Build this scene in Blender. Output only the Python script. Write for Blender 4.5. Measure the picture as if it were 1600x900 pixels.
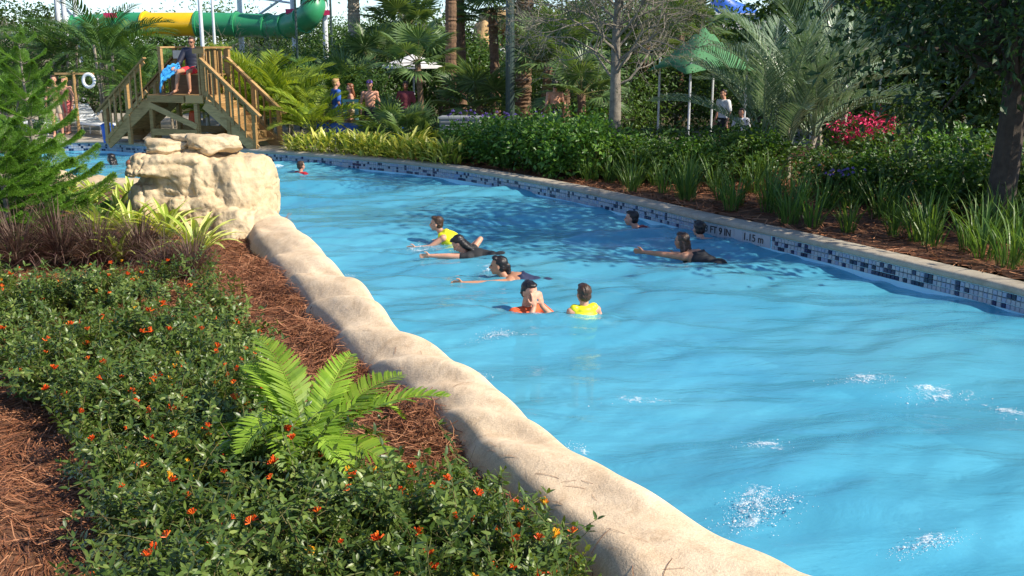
import bpy, bmesh, math, random
import numpy as np
from mathutils import Vector, Matrix
from mathutils.geometry import tessellate_polygon

for o in list(bpy.data.objects):
    bpy.data.objects.remove(o)
sc = bpy.context.scene
C = sc.collection
random.seed(11)
rng = np.random.default_rng(11)
PI = math.pi
R_ = math.radians

# ------------------------------------------------------------------ camera, sky, sun, exposure
CAM_H, PITCH = 2.88, math.atan(390 / 1600)
cam_d = bpy.data.cameras.new('camera')
cam_d.sensor_width = 36.0
cam_d.lens = 36.0
cam_d.clip_end = 600
cam = bpy.data.objects.new('camera', cam_d)
cam.location = (0, 0, CAM_H)
cam.rotation_euler = (PI / 2 - PITCH, 0, 0)
C.objects.link(cam)
sc.camera = cam

SUN_AZ, SUN_EL = R_(110), R_(41)         # azimuth clockwise from +Y (view direction): to the right, a little behind
wd = bpy.data.worlds.new('World')
sc.world = wd
wd.use_nodes = True
nt = wd.node_tree
bg = nt.nodes['Background']
sky = nt.nodes.new('ShaderNodeTexSky')
sky.sky_type = 'NISHITA'
sky.sun_disc = False
sky.sun_elevation = SUN_EL
sky.sun_rotation = SUN_AZ
sky.air_density = 0.7
sky.dust_density = 0.3
sky.ozone_density = 4.0
nt.links.new(sky.outputs[0], bg.inputs[0])
bg.inputs[1].default_value = 0.15
sl = bpy.data.lights.new('sun', 'SUN')
sl.energy = 5.0
sl.angle = R_(0.5)
sl.color = (1.0, 0.91, 0.77)
sun = bpy.data.objects.new('sun', sl)
sd = Vector((math.sin(SUN_AZ) * math.cos(SUN_EL), math.cos(SUN_AZ) * math.cos(SUN_EL), math.sin(SUN_EL)))
sun.rotation_euler = sd.to_track_quat('Z', 'Y').to_euler()
C.objects.link(sun)
sc.view_settings.view_transform = 'Standard'
sc.view_settings.look = 'None'
sc.view_settings.gamma = 1.0
sc.view_settings.exposure = 0.6
sc.cycles.max_bounces = 8
sc.cycles.transparent_max_bounces = 12
sc.cycles.use_denoising = True

# ------------------------------------------------------------------ helpers
def ray(px, py):
    a, b = (px - 800) / 1600, (450 - py) / 1600
    return np.array([a, math.cos(PITCH) + b * math.sin(PITCH), -math.sin(PITCH) + b * math.cos(PITCH)])
def at(px, py, z=0.0):
    d = ray(px, py)
    t = (z - CAM_H) / d[2]
    return Vector((d[0] * t, d[1] * t, z))
def atd(px, py, y):
    d = ray(px, py)
    t = y / d[1]
    return Vector((d[0] * t, y, CAM_H + d[2] * t))

def tag(o, label=None, cat=None, group=None, kind=None):
    if label: o['label'] = label
    if cat: o['category'] = cat
    if group: o['group'] = group
    if kind: o['kind'] = kind
    return o
def link(name, me, parent=None, loc=None, rot=None, scale=None):
    o = bpy.data.objects.new(name, me)
    C.objects.link(o)
    if parent is not None: o.parent = parent
    if loc is not None: o.location = loc
    if rot is not None: o.rotation_euler = rot
    if scale is not None: o.scale = (scale,) * 3 if isinstance(scale, (int, float)) else scale
    return o
def empty(name, loc, label=None, cat=None, group=None, rz=0.0, scale=None):
    o = link(name, None, None, loc, (0, 0, rz), scale)
    o.empty_display_size = 0.1
    return tag(o, label, cat, group)

class G:
    """collects geometry as numpy blocks; every face carries a random value"""
    def __init__(s):
        s.v, s.f, s.r, s.m, s.n = [], [], [], [], 0
    def add(s, V, F, rnd=None, mat=0):
        V = np.asarray(V, float).reshape(-1, 3)
        F = np.asarray(F, int)
        s.v.append(V)
        s.f.append(F + s.n)
        s.n += len(V)
        if rnd is None: rnd = rng.random()
        s.r.append(np.broadcast_to(np.asarray(rnd, float), (len(F),)))
        s.m.append(np.full(len(F), mat))
        return s
    def box(s, c, d, R=None, rnd=None, mat=0):
        h = np.array(d, float) / 2
        V = np.array([[x, y, z] for x in (-1, 1) for y in (-1, 1) for z in (-1, 1)]) * h
        if R is not None: V = V @ np.array(R).T
        V = V + np.array(c)
        F = [[0, 1, 3, 2], [4, 6, 7, 5], [0, 4, 5, 1], [2, 3, 7, 6], [0, 2, 6, 4], [1, 5, 7, 3]]
        return s.add(V, F, rnd, mat)
    def beam(s, a, b, w, t, up=(0, 0, 1), rnd=None, mat=0):
        a, b = np.array(a, float), np.array(b, float)
        x = b - a; L = np.linalg.norm(x); x /= L
        y = np.cross(up, x)
        if np.linalg.norm(y) < 1e-5: y = np.cross((0, 1, 0), x)
        y /= np.linalg.norm(y); z = np.cross(x, y)
        return s.box((a + b) / 2, (L, w, t), np.stack([x, y, z], 1), rnd, mat)
    def tube(s, pts, rad, n=8, rnd=None, cap=True, mat=0, flat=1.0):
        pts = np.array(pts, float); k = len(pts)
        rad = np.broadcast_to(np.asarray(rad, float), (k,))
        T = np.gradient(pts, axis=0)
        T /= np.linalg.norm(T, axis=1)[:, None] + 1e-9
        ref = np.array([0, 0, 1.0]) if abs(T[0, 2]) < 0.9 else np.array([1.0, 0, 0])
        N = []; u = np.cross(ref, T[0]); u /= np.linalg.norm(u)
        for i in range(k):
            u = u - T[i] * (u @ T[i]); u /= np.linalg.norm(u) + 1e-9
            N.append(u.copy())
        N = np.array(N); B = np.cross(T, N)
        an = np.arange(n) * 2 * PI / n
        V = pts[:, None] + rad[:, None, None] * (np.cos(an)[None, :, None] * N[:, None] + flat * np.sin(an)[None, :, None] * B[:, None])
        i = np.arange(k - 1)[:, None] * n; j = np.arange(n)[None]; j2 = (j + 1) % n
        F = np.stack([i + j, i + j2, i + n + j2, i + n + j], -1).reshape(-1, 4)
        s.add(V, F, rnd, mat)
        if cap:
            for q, rv in ((0, 1), (k - 1, 0)):
                ring = V[q]; c = ring.mean(0)
                VV = np.vstack([ring, c]); jj = np.arange(n)
                FF = np.stack([(jj + 1) % n, jj, np.full(n, n)], 1) if rv else np.stack([jj, (jj + 1) % n, np.full(n, n)], 1)
                s.add(VV, FF, rnd, mat)
        return s
    def lathe(s, prof, n=24, c=(0, 0, 0), rnd=None, mat=0):
        prof = np.array(prof, float); k = len(prof)
        an = np.arange(n) * 2 * PI / n
        V = np.stack([prof[:, 0][:, None] * np.cos(an), prof[:, 0][:, None] * np.sin(an), np.repeat(prof[:, 1][:, None], n, 1)], -1) + np.array(c)
        i = np.arange(k - 1)[:, None] * n; j = np.arange(n)[None]; j2 = (j + 1) % n
        return s.add(V, np.stack([i + j, i + j2, i + n + j2, i + n + j], -1).reshape(-1, 4), rnd, mat)
    def scatter(s, tpl, P, Rm, S, rnd=None, mat=0):
        tv, tf = tpl
        N = len(P)
        V = np.einsum('nij,kj->nki', Rm, tv) * np.asarray(S).reshape(-1, 1, 1) + np.asarray(P)[:, None]
        F = tf[None] + (np.arange(N) * len(tv))[:, None, None]
        if rnd is None: rnd = rng.random(N)
        return s.add(V, F.reshape(-1, tf.shape[1]), np.repeat(rnd, len(tf)), mat)
    def mesh(s, name, mats, smooth=False):
        me = bpy.data.meshes.new(name)
        V = np.concatenate(s.v)
        cnt = np.concatenate([np.full(len(f), f.shape[1]) for f in s.f])
        idx = np.concatenate([f.ravel() for f in s.f])
        me.vertices.add(len(V)); me.vertices.foreach_set('co', V.ravel())
        me.loops.add(len(idx)); me.loops.foreach_set('vertex_index', idx.astype(np.int32))
        me.polygons.add(len(cnt))
        st = np.zeros(len(cnt), np.int32); st[1:] = np.cumsum(cnt)[:-1]
        me.polygons.foreach_set('loop_start', st)
        me.polygons.foreach_set('loop_total', cnt.astype(np.int32))
        me.polygons.foreach_set('material_index', np.concatenate(s.m).astype(np.int32))
        me.polygons.foreach_set('use_smooth', np.full(len(cnt), smooth))
        me.update(calc_edges=True)
        me.validate()
        a = me.attributes.new('rnd', 'FLOAT', 'FACE')
        a.data.foreach_set('value', np.concatenate(s.r).astype(np.float32))
        for m in (mats if isinstance(mats, (list, tuple)) else [mats]): me.materials.append(m)
        return me
    def obj(s, name, mats, parent=None, smooth=False, **k):
        return link(name, s.mesh(name, mats, smooth), parent, **k)

def frames(D, up=(0, 0, 1), roll=None):
    D = np.asarray(D, float)
    X = D / (np.linalg.norm(D, axis=1)[:, None] + 1e-9)
    U = np.broadcast_to(np.asarray(up, float), X.shape)
    Y = np.cross(U, X); l = np.linalg.norm(Y, axis=1)
    Y[l < 1e-4] = (0, 1, 0); Y /= np.linalg.norm(Y, axis=1)[:, None]
    Z = np.cross(X, Y)
    if roll is not None:
        c, q = np.cos(roll)[:, None], np.sin(roll)[:, None]
        Y, Z = Y * c + Z * q, Z * c - Y * q
    return np.stack([X, Y, Z], 2)
def rdirs(n, zmin=-1, zmax=1):
    z = rng.uniform(zmin, zmax, n); a = rng.uniform(0, 2 * PI, n); r = np.sqrt(1 - z * z)
    return np.stack([r * np.cos(a), r * np.sin(a), z], 1)

def vnoise(x, y, seed=0):
    xi, yi = np.floor(x).astype(np.int64), np.floor(y).astype(np.int64)
    xf, yf = x - xi, y - yi
    def h(a, b):
        n = (a * 374761393 + b * 668265263 + seed * 974634721) & 0x7fffffff
        n = ((n ^ (n >> 13)) * 1274126177) & 0x7fffffff
        return ((n ^ (n >> 16)) & 0xffff) / 65535.0
    u, v = xf * xf * (3 - 2 * xf), yf * yf * (3 - 2 * yf)
    return (h(xi, yi) * (1 - u) + h(xi + 1, yi) * u) * (1 - v) + (h(xi, yi + 1) * (1 - u) + h(xi + 1, yi + 1) * u) * v
def fbm(x, y, seed=0, o=4):
    t = 0; a = 0.5
    for i in range(o):
        t = t + a * (vnoise(x, y, seed + i * 17) - 0.5); x = x * 2.03 + 5.1; y = y * 2.03 + 1.7; a *= 0.5
    return t
def inpoly(x, y, poly):
    x = np.asarray(x); y = np.asarray(y); c = np.zeros(x.shape, bool); n = len(poly); j = n - 1
    for i in range(n):
        xi, yi = poly[i][0], poly[i][1]; xj, yj = poly[j][0], poly[j][1]
        if yi != yj:
            c ^= ((yi > y) != (yj > y)) & (x < (xj - xi) * (y - yi) / (yj - yi) + xi)
        j = i
    return c
def resample(P, n=None, step=None):
    P = np.array(P, float)
    d = np.r_[0, np.cumsum(np.linalg.norm(np.diff(P, axis=0), axis=1))]
    # Catmull-Rom through the points, then even spacing
    t = np.linspace(0, len(P) - 1, len(P) * 24)
    i = np.clip(np.floor(t).astype(int), 0, len(P) - 2); f = (t - i)[:, None]
    p0, p1, p2, p3 = P[np.maximum(i - 1, 0)], P[i], P[i + 1], P[np.minimum(i + 2, len(P) - 1)]
    Q = 0.5 * (2 * p1 + (p2 - p0) * f + (2 * p0 - 5 * p1 + 4 * p2 - p3) * f ** 2 + (3 * p1 - p0 - 3 * p2 + p3) * f ** 3)
    d = np.r_[0, np.cumsum(np.linalg.norm(np.diff(Q, axis=0), axis=1))]
    if n is None: n = int(d[-1] / step) + 1
    s = np.linspace(0, d[-1], n)
    return np.stack([np.interp(s, d, Q[:, k]) for k in range(Q.shape[1])], 1)

# ------------------------------------------------------------------ materials
class NT:
    def __init__(s, name):
        s.m = bpy.data.materials.new(name); s.m.use_nodes = True
        s.t = s.m.node_tree; s.p = s.t.nodes['Principled BSDF']; s.out = s.t.nodes['Material Output']
    def n(s, ty, **k):
        nd = s.t.nodes.new(ty)
        for a, b in k.items():
            if isinstance(a, str) and a.startswith('i_'): nd.inputs[a[2:].replace('_', ' ')].default_value = b
            else: setattr(nd, a, b)
        return nd
    def l(s, a, b): s.t.links.new(a, b)
    def ramp(s, stops, fac):
        r = s.n('ShaderNodeValToRGB'); e = r.color_ramp.elements
        while len(e) < len(stops): e.new(0.5)
        for q, (p, c) in zip(e, stops): q.position = p; q.color = (*c, 1)
        s.l(fac, r.inputs[0]); return r.outputs[0]
    def noise(s, scale, detail=4, rough=0.55, coord='Object', vec=None, dist=0.0, stretch=None):
        if vec is None:
            tc = s.n('ShaderNodeTexCoord'); vec = tc.outputs[coord]
        if stretch is not None:
            mp = s.n('ShaderNodeMapping'); mp.inputs['Scale'].default_value = stretch
            s.l(vec, mp.inputs[0]); vec = mp.outputs[0]
        nz = s.n('ShaderNodeTexNoise'); nz.inputs['Scale'].default_value = scale
        nz.inputs['Detail'].default_value = detail; nz.inputs['Roughness'].default_value = rough
        nz.inputs['Distortion'].default_value = dist
        s.l(vec, nz.inputs['Vector']); return nz.outputs[0]
    def bump(s, h, strength=0.3, dist=0.01, normal=None):
        b = s.n('ShaderNodeBump'); b.inputs['Strength'].default_value = strength; b.inputs['Distance'].default_value = dist
        s.l(h, b.inputs['Height'])
        if normal is not None: s.l(normal, b.inputs['Normal'])
        return b.outputs[0]
    def mix(s, fac, a, b, mode='MIX'):
        m = s.n('ShaderNodeMix', data_type='RGBA', blend_type=mode)
        for sock, v in ((m.inputs[0], fac), (m.inputs[6], a), (m.inputs[7], b)):
            if isinstance(v, (int, float)): sock.default_value = v
            elif isinstance(v, tuple): sock.default_value = (*v, 1)
            else: s.l(v, sock)
        return m.outputs[2]
    def math(s, op, a, b=None, clamp=False):
        m = s.n('ShaderNodeMath', operation=op, use_clamp=clamp)
        for sock, v in ((m.inputs[0], a), (m.inputs[1], b)):
            if v is None: continue
            if isinstance(v, (int, float)): sock.default_value = v
            else: s.l(v, sock)
        return m.outputs[0]

def leaf_mat(name, cols, rough=0.45, trans=0.3, tcol=None, spec=0.4, objvar=0.12, vein=0.0):
    k = NT(name)
    a = k.n('ShaderNodeAttribute', attribute_name='rnd')
    n = len(cols)
    c = k.ramp([(i / max(n - 1, 1), q) for i, q in enumerate(cols)], a.outputs['Fac'])
    oi = k.n('ShaderNodeObjectInfo')
    nz = k.noise(3.0, 2, coord='Object')
    hv = k.n('ShaderNodeHueSaturation')
    v = k.math('ADD', k.math('MULTIPLY', oi.outputs['Random'], 2 * objvar), 1 - objvar)
    v = k.math('MULTIPLY', v, k.math('ADD', k.math('MULTIPLY', nz, 0.5), 0.75))
    k.l(v, hv.inputs['Value']); k.l(c, hv.inputs['Color']); c = hv.outputs[0]
    k.l(c, k.p.inputs['Base Color'])
    k.p.inputs['Roughness'].default_value = rough
    k.p.inputs['Specular IOR Level'].default_value = spec
    tr = k.n('ShaderNodeBsdfTranslucent')
    g = k.mix(1.0, c, tcol or (1.5, 1.35, 0.55), 'MULTIPLY')
    k.l(g, tr.inputs[0])
    ms = k.n('ShaderNodeMixShader'); ms.inputs[0].default_value = trans
    k.l(k.p.outputs[0], ms.inputs[1]); k.l(tr.outputs[0], ms.inputs[2])
    k.l(ms.outputs[0], k.out.inputs[0])
    return k.m
def plain(name, col, rough=0.6, metal=0.0, var=0.15, scale=6.0, bump=0.0, bscale=40.0, spec=0.5, sss=0.0):
    k = NT(name)
    nz = k.noise(scale, 5)
    lo = tuple(x * (1 - var) for x in col); hi = tuple(min(1, x * (1 + var)) for x in col)
    k.l(k.ramp([(0.3, lo), (0.7, hi)], nz), k.p.inputs['Base Color'])
    k.p.inputs['Roughness'].default_value = rough
    k.p.inputs['Metallic'].default_value = metal
    k.p.inputs['Specular IOR Level'].default_value = spec
    if sss:
        k.p.inputs['Subsurface Weight'].default_value = sss
        k.p.inputs['Subsurface Radius'].default_value = (0.01, 0.004, 0.002)
        k.p.inputs['Subsurface Scale'].default_value = 1.0
    if bump: k.l(k.bump(k.noise(bscale, 5), bump, 0.01), k.p.inputs['Normal'])
    return k.m
def rnd_mat(name, cols, rough=0.7, bump=0.0, bscale=30, spec=0.3, objrand=False, grain=None):
    """colour by the per-piece random value"""
    k = NT(name)
    if objrand: f = k.n('ShaderNodeObjectInfo').outputs['Random']
    else: f = k.n('ShaderNodeAttribute', attribute_name='rnd').outputs['Fac']
    n = len(cols)
    c = k.ramp([(i / max(n - 1, 1), q) for i, q in enumerate(cols)], f)
    if grain:
        g = k.noise(grain[0], 5, stretch=grain[1])
        c = k.mix(1.0, c, k.ramp([(0.25, (0.6, 0.6, 0.6)), (0.7, (1.12, 1.1, 1.08))], g), 'MULTIPLY')
    k.l(c, k.p.inputs['Base Color'])
    k.p.inputs['Roughness'].default_value = rough
    k.p.inputs['Specular IOR Level'].default_value = spec
    if bump: k.l(k.bump(k.noise(bscale, 5), bump, 0.01), k.p.inputs['Normal'])
    return k.m
M = {}
# ------------------------------------------------------------------ materials of the setting
def sandy(name, cols, grain=1.0, fine=90):
    k = NT(name)
    big = k.noise(1.7, 6, 0.6); med = k.noise(9, 5, 0.6); fin = k.noise(fine, 4, 0.7)
    c = k.ramp([(0.25, cols[0]), (0.5, cols[1]), (0.75, cols[2])], big)
    c = k.mix(0.45, c, k.ramp([(0.3, cols[0]), (0.7, cols[2])], med))
    c = k.mix(1.0, c, k.ramp([(0.3, (0.78, 0.76, 0.74)), (0.62, (1.06, 1.06, 1.06))], fin), 'MULTIPLY')
    st_ = k.noise(2.6, 6, 0.72, dist=1.1)
    c = k.mix(1.0, c, k.ramp([(0.30, (0.74, 0.70, 0.66)), (0.48, (1, 1, 1))], st_), 'MULTIPLY')
    k.l(c, k.p.inputs['Base Color'])
    k.p.inputs['Roughness'].default_value = 0.88
    k.p.inputs['Specular IOR Level'].default_value = 0.25
    b = k.bump(fin, 0.6 * grain, 0.006)
    k.l(k.bump(med, 0.35 * grain, 0.03, b), k.p.inputs['Normal'])
    return k.m
M['stucco'] = sandy('sandy_stucco', [(0.57, 0.41, 0.255), (0.73, 0.55, 0.355), (0.81, 0.65, 0.45)])
def rock_mat():
    k = NT('carved_rock')
    big = k.noise(1.3, 6, 0.62); med = k.noise(6, 6, 0.65); fin = k.noise(45, 5, 0.7)
    strat = k.noise(3.2, 4, 0.6, stretch=(0.8, 0.8, 2.2), dist=1.2)
    c = k.ramp([(0.25, (0.38, 0.275, 0.155)), (0.5, (0.57, 0.43, 0.25)), (0.75, (0.70, 0.57, 0.375))], big)
    c = k.mix(0.4, c, k.ramp([(0.3, (0.42, 0.29, 0.15)), (0.7, (0.72, 0.61, 0.42))], strat))
    c = k.mix(k.ramp([(0.54, (0, 0, 0)), (0.72, (0.7, 0.7, 0.7))], med), c, (0.22, 0.165, 0.11))
    k.l(c, k.p.inputs['Base Color'])
    k.p.inputs['Roughness'].default_value = 0.85
    k.p.inputs['Specular IOR Level'].default_value = 0.25
    b = k.bump(fin, 0.5, 0.01)
    k.l(k.bump(med, 0.5, 0.04, b), k.p.inputs['Normal'])
    return k.m
M['rock'] = rock_mat()
M['concrete'] = sandy('concrete_coping', [(0.30, 0.265, 0.205), (0.39, 0.345, 0.27), (0.46, 0.41, 0.33)], 0.5)
M['mulch'] = sandy('mulch_soil', [(0.075, 0.034, 0.018), (0.14, 0.062, 0.032), (0.21, 0.105, 0.055)], 1.6, 60)
M['ground'] = sandy('ground_soil', [(0.05, 0.045, 0.022), (0.08, 0.07, 0.035), (0.11, 0.09, 0.05)], 1.0, 30)
M['needle'] = rnd_mat('pine_straw', [(0.10, 0.036, 0.016), (0.20, 0.074, 0.032), (0.29, 0.115, 0.05), (0.37, 0.18, 0.09)], 0.65)
M['tile_white'] = rnd_mat('tile_pale', [(0.22, 0.27, 0.36), (0.31, 0.35, 0.40), (0.36, 0.39, 0.41), (0.18, 0.27, 0.44)], 0.22, spec=0.5, objrand=False)
M['tile_navy'] = rnd_mat('tile_navy', [(0.008, 0.012, 0.04), (0.012, 0.02, 0.07), (0.02, 0.03, 0.09)], 0.2, spec=0.5)
M['grout'] = plain('grout', (0.30, 0.31, 0.31), 0.8)
M['black'] = plain('black_glaze', (0.012, 0.012, 0.014), 0.3)
def floor_mat():
    k = NT('pool_plaster')
    c = k.ramp([(0.3, (0.34, 0.68, 0.82)), (0.7, (0.44, 0.77, 0.87))], k.noise(1.2, 4))
    k.l(c, k.p.inputs['Base Color']); k.p.inputs['Roughness'].default_value = 0.8
    return k.m
M['floor'] = floor_mat()
def water_mat():
    k = NT('pool_water')
    tc = k.n('ShaderNodeTexCoord')
    n1 = k.noise(2.2, 5, 0.6, vec=tc.outputs['Object'], dist=0.8, stretch=(0.55, 1.5, 1))
    n2 = k.noise(9.0, 3, 0.55, vec=tc.outputs['Object'], dist=0.5, stretch=(0.7, 1.4, 1))
    bp = k.bump(n2, 0.24, 0.018, k.bump(n1, 0.36, 0.055))
    fr = k.n('ShaderNodeFresnel'); fr.inputs['IOR'].default_value = 1.33
    k.l(bp, fr.inputs['Normal'])
    gl = k.n('ShaderNodeBsdfGlossy'); gl.inputs['Roughness'].default_value = 0.07
    gl.inputs['Color'].default_value = (0.95, 0.97, 1, 1)
    k.l(bp, gl.inputs['Normal'])
    df = k.n('ShaderNodeBsdfDiffuse')
    big = k.noise(0.35, 4, 0.6, vec=tc.outputs['Object'], dist=0.6)
    k.l(k.ramp([(0.3, (0.07, 0.37, 0.54)), (0.7, (0.13, 0.48, 0.62))], big), df.inputs[0])
    k.l(bp, df.inputs['Normal'])
    tr = k.n('ShaderNodeBsdfTransparent'); tr.inputs[0].default_value = (0.58, 0.87, 0.96, 1)
    m1 = k.n('ShaderNodeMixShader'); m1.inputs[0].default_value = 0.66
    k.l(tr.outputs[0], m1.inputs[1]); k.l(df.outputs[0], m1.inputs[2])
    m2 = k.n('ShaderNodeMixShader')
    k.l(fr.outputs[0], m2.inputs[0]); k.l(m1.outputs[0], m2.inputs[1]); k.l(gl.outputs[0], m2.inputs[2])
    k.l(m2.outputs[0], k.out.inputs[0])
    return k.m
M['water'] = water_mat()
def foam_mat():
    k = NT('foam'); k.p.inputs['Base Color'].default_value = (0.80, 0.87, 0.90, 1); k.p.inputs['Roughness'].default_value = .35
    tr = k.n('ShaderNodeBsdfTransparent'); ms = k.n('ShaderNodeMixShader'); ms.inputs[0].default_value = .38
    k.l(k.p.outputs[0], ms.inputs[1]); k.l(tr.outputs[0], ms.inputs[2]); k.l(ms.outputs[0], k.out.inputs[0]); return k.m
M['foam'] = foam_mat()

# ------------------------------------------------------------------ outlines (metres, water level z = 0)
far_px = [(1600, 463), (1450, 426), (1300, 390), (1200, 367), (1100, 346), (1000, 322), (900, 300), (800, 281), (700, 265), (600, 254),
          (500, 246), (420, 240), (330, 234), (230, 229), (130, 224)]
FAR = [(11.5, -7.0), (9.9, -1.5), (8.4, 3.2), (6.9, 7.2)] + [tuple(at(x, y, 0.19))[:2] for x, y in far_px] + [(-15.0, 26.2), (-24, 27.5)]
FAR = resample(FAR, step=0.2)                                     # water edge of the far bank, from the right round to the left
crest_px = [(432, 333), (500, 397), (592, 490), (655, 530), (722, 572), (792, 628), (880, 697), (985, 762), (1065, 818), (1150, 855), (1235, 902)]
base_px = [(372, 352), (440, 440), (540, 545), (625, 603), (695, 662), (765, 745), (855, 835), (945, 905), (1030, 985)]
crest = resample([(-3.75, 14.9), (-3.45, 14.3)] + [tuple(at(x, y, 0.53))[:2] for x, y in crest_px] + [(2.5, 3.45), (4.4, 2.1), (7.0, -1.2), (9.0, -7.0)], n=420)
base = resample([(-4.6, 14.6), (-4.2, 13.9)] + [tuple(at(x, y, 0.36))[:2] for x, y in base_px] + [(1.9, 2.75), (3.8, 1.4), (6.3, -1.9), (8.2, -7.2)], n=420)
ledge = resample([(-3.9, 15.3), (-4.7, 16.6), (-6.2, 18.3), (-8.6, 19.7), (-12, 20.9), (-17, 21.9), (-24, 22.6)], step=0.2)
POOL = [tuple(p) for p in FAR] + [tuple(p) for p in ledge[::-1]] + [tuple(p) for p in crest[::3]]

def poly_sheet(name, outer, holes, z, mat, kind='structure'):
    loops = [[Vector((x, y, 0)) for x, y in outer]] + [[Vector((x, y, 0)) for x, y in h] for h in holes]
    tri = tessellate_polygon(loops)
    V = np.array([[p.x, p.y, z] for l in loops for p in l])
    F = []
    for a, b, c in tri:
        n = np.cross(V[b] - V[a], V[c] - V[a])[2]
        if abs(n) < 1e-9: continue
        F.append((a, b, c) if n > 0 else (a, c, b))
    g = G(); g.add(V, np.array(F)); o = g.obj(name, mat); o['kind'] = kind
    return o
poly_sheet('ground', [(-220, -60), (220, -60), (220, 320), (-220, 320)], [POOL], 0.12, M['ground'])
poly_sheet('pool_floor', POOL, [], -1.15, M['floor'])

SWIM = [(*tuple(at(px, py, 0))[:2], a_) for px, py, a_ in ((684, 372, 1), (712, 391, 1), (740, 380, .8), (781, 432, 1), (720, 430, .7), (824, 480, 1.2), (912, 496, 1.2), (988, 353, .9), (1066, 397, 1), (1095, 403, .9), (1092, 371, .9), (470, 266, .8), (425, 258, .8), (175, 258, .8), (203, 260, .8), (640, 385, .9))]
# water: a real wavy sheet
def waves(x, y):
    r = np.random.default_rng(5); h = 0
    wx = x + 0.35 * fbm(x * 0.7, y * 0.7, 3); wy = y + 0.35 * fbm(x * 0.7, y * 0.7, 9)
    for i in range(26):
        lam = 0.35 * (1.115 ** i); a = 1.9 + r.normal(0, 0.55)
        kx, ky = math.cos(a) * 2 * PI / lam, math.sin(a) * 2 * PI / lam
        ph = r.uniform(0, 2 * PI)
        s = np.sin(kx * wx + ky * wy + ph)
        h = h + 0.0066 * lam ** 0.95 * (s + 0.35 * (1 - np.abs(s)) * 2 - 0.35)
    am = 0.55 + 1.1 * vnoise(x * 0.35 + 3, y * 0.35, 41)
    out = h * am * 0.74 + 0.05 * fbm(x * 1.0, y * 1.8, 77)
    for (sx, sy, am_) in SWIM:                                       # rings round the swimmers
        r2 = np.hypot(x - sx, y - sy); out = out + am_ * 0.016 * np.sin(r2 * 2 * PI / .24) * np.exp(-r2 / .42) * np.clip(r2 / .12, 0, 1)
    return out
def grid_in(poly, step, ex, zf, name, mat, kind, smooth=True, x0=None):
    P = np.array(poly); lo, hi = P.min(0) - ex, P.max(0) + ex
    nx, ny = int((hi[0] - lo[0]) / step) + 2, int((hi[1] - lo[1]) / step) + 2
    X, Y = np.meshgrid(lo[0] + np.arange(nx) * step, lo[1] + np.arange(ny) * step)
    keep = inpoly(X, Y, poly)
    for _ in range(int(round(ex / step))):                        # grow the mask a little so that the sheet runs under the banks
        k = keep.copy(); k[1:] |= keep[:-1]; k[:-1] |= keep[1:]; k[:, 1:] |= keep[:, :-1]; k[:, :-1] |= keep[:, 1:]; keep = k
    Z = zf(X, Y)
    idx = -np.ones(X.shape, int)
    q = keep[:-1, :-1] & keep[1:, :-1] & keep[1:, 1:] & keep[:-1, 1:]
    used = np.zeros(X.shape, bool)
    used[:-1, :-1] |= q; used[1:, :-1] |= q; used[1:, 1:] |= q; used[:-1, 1:] |= q
    idx[used] = np.arange(used.sum())
    V = np.stack([X[used], Y[used], Z[used]], 1)
    F = np.stack([idx[:-1, :-1][q], idx[:-1, 1:][q], idx[1:, 1:][q], idx[1:, :-1][q]], 1)
    g = G(); g.add(V, F)
    o = g.obj(name, mat, smooth=smooth)
    if kind: o['kind'] = kind
    return o
wpoly = [p for p in POOL if p[1] > -7.5]
grid_in(wpoly, 0.06, 0.12, waves, 'water', M['water'], 'structure')

# far bank: wall, tile band, coping
T = np.gradient(FAR, axis=0); T /= np.linalg.norm(T, axis=1)[:, None]
OUT = np.stack([T[:, 1], -T[:, 0]], 1)                               # away from the water
if inpoly(np.array([FAR[30, 0] + OUT[30, 0] * .3]), np.array([FAR[30, 1] + OUT[30, 1] * .3]), POOL)[0]: OUT = -OUT
def sweep(path, outv, prof, name, mat, kind, smooth=True):
    k, m = len(path), len(prof); prof = np.array(prof)
    V = np.zeros((k, m, 3))
    V[:, :, :2] = path[:, None] + outv[:, None] * prof[None, :, :1]
    V[:, :, 2] = prof[None, :, 1]
    i = np.arange(k - 1)[:, None] * m; j = np.arange(m - 1)[None]
    F = np.stack([i + j, i + j + 1, i + m + j + 1, i + m + j], -1).reshape(-1, 4)
    g = G(); g.add(V, F); o = g.obj(name, mat, smooth=smooth)
    if kind: o['kind'] = kind
    return o
pool_wall = sweep(FAR, OUT, [(0.012, -1.2), (0.012, 0.2)], 'pool_wall', M['floor'], 'structure')
sweep(FAR, OUT, [(0.03, 0.185), (-0.012, 0.19), (-0.028, 0.205), (-0.03, 0.235), (-0.018, 0.262), (0.01, 0.275), (0.15, 0.278), (0.27, 0.272), (0.30, 0.26), (0.31, 0.1)],
      'pool_coping', M['concrete'], 'structure')
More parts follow.
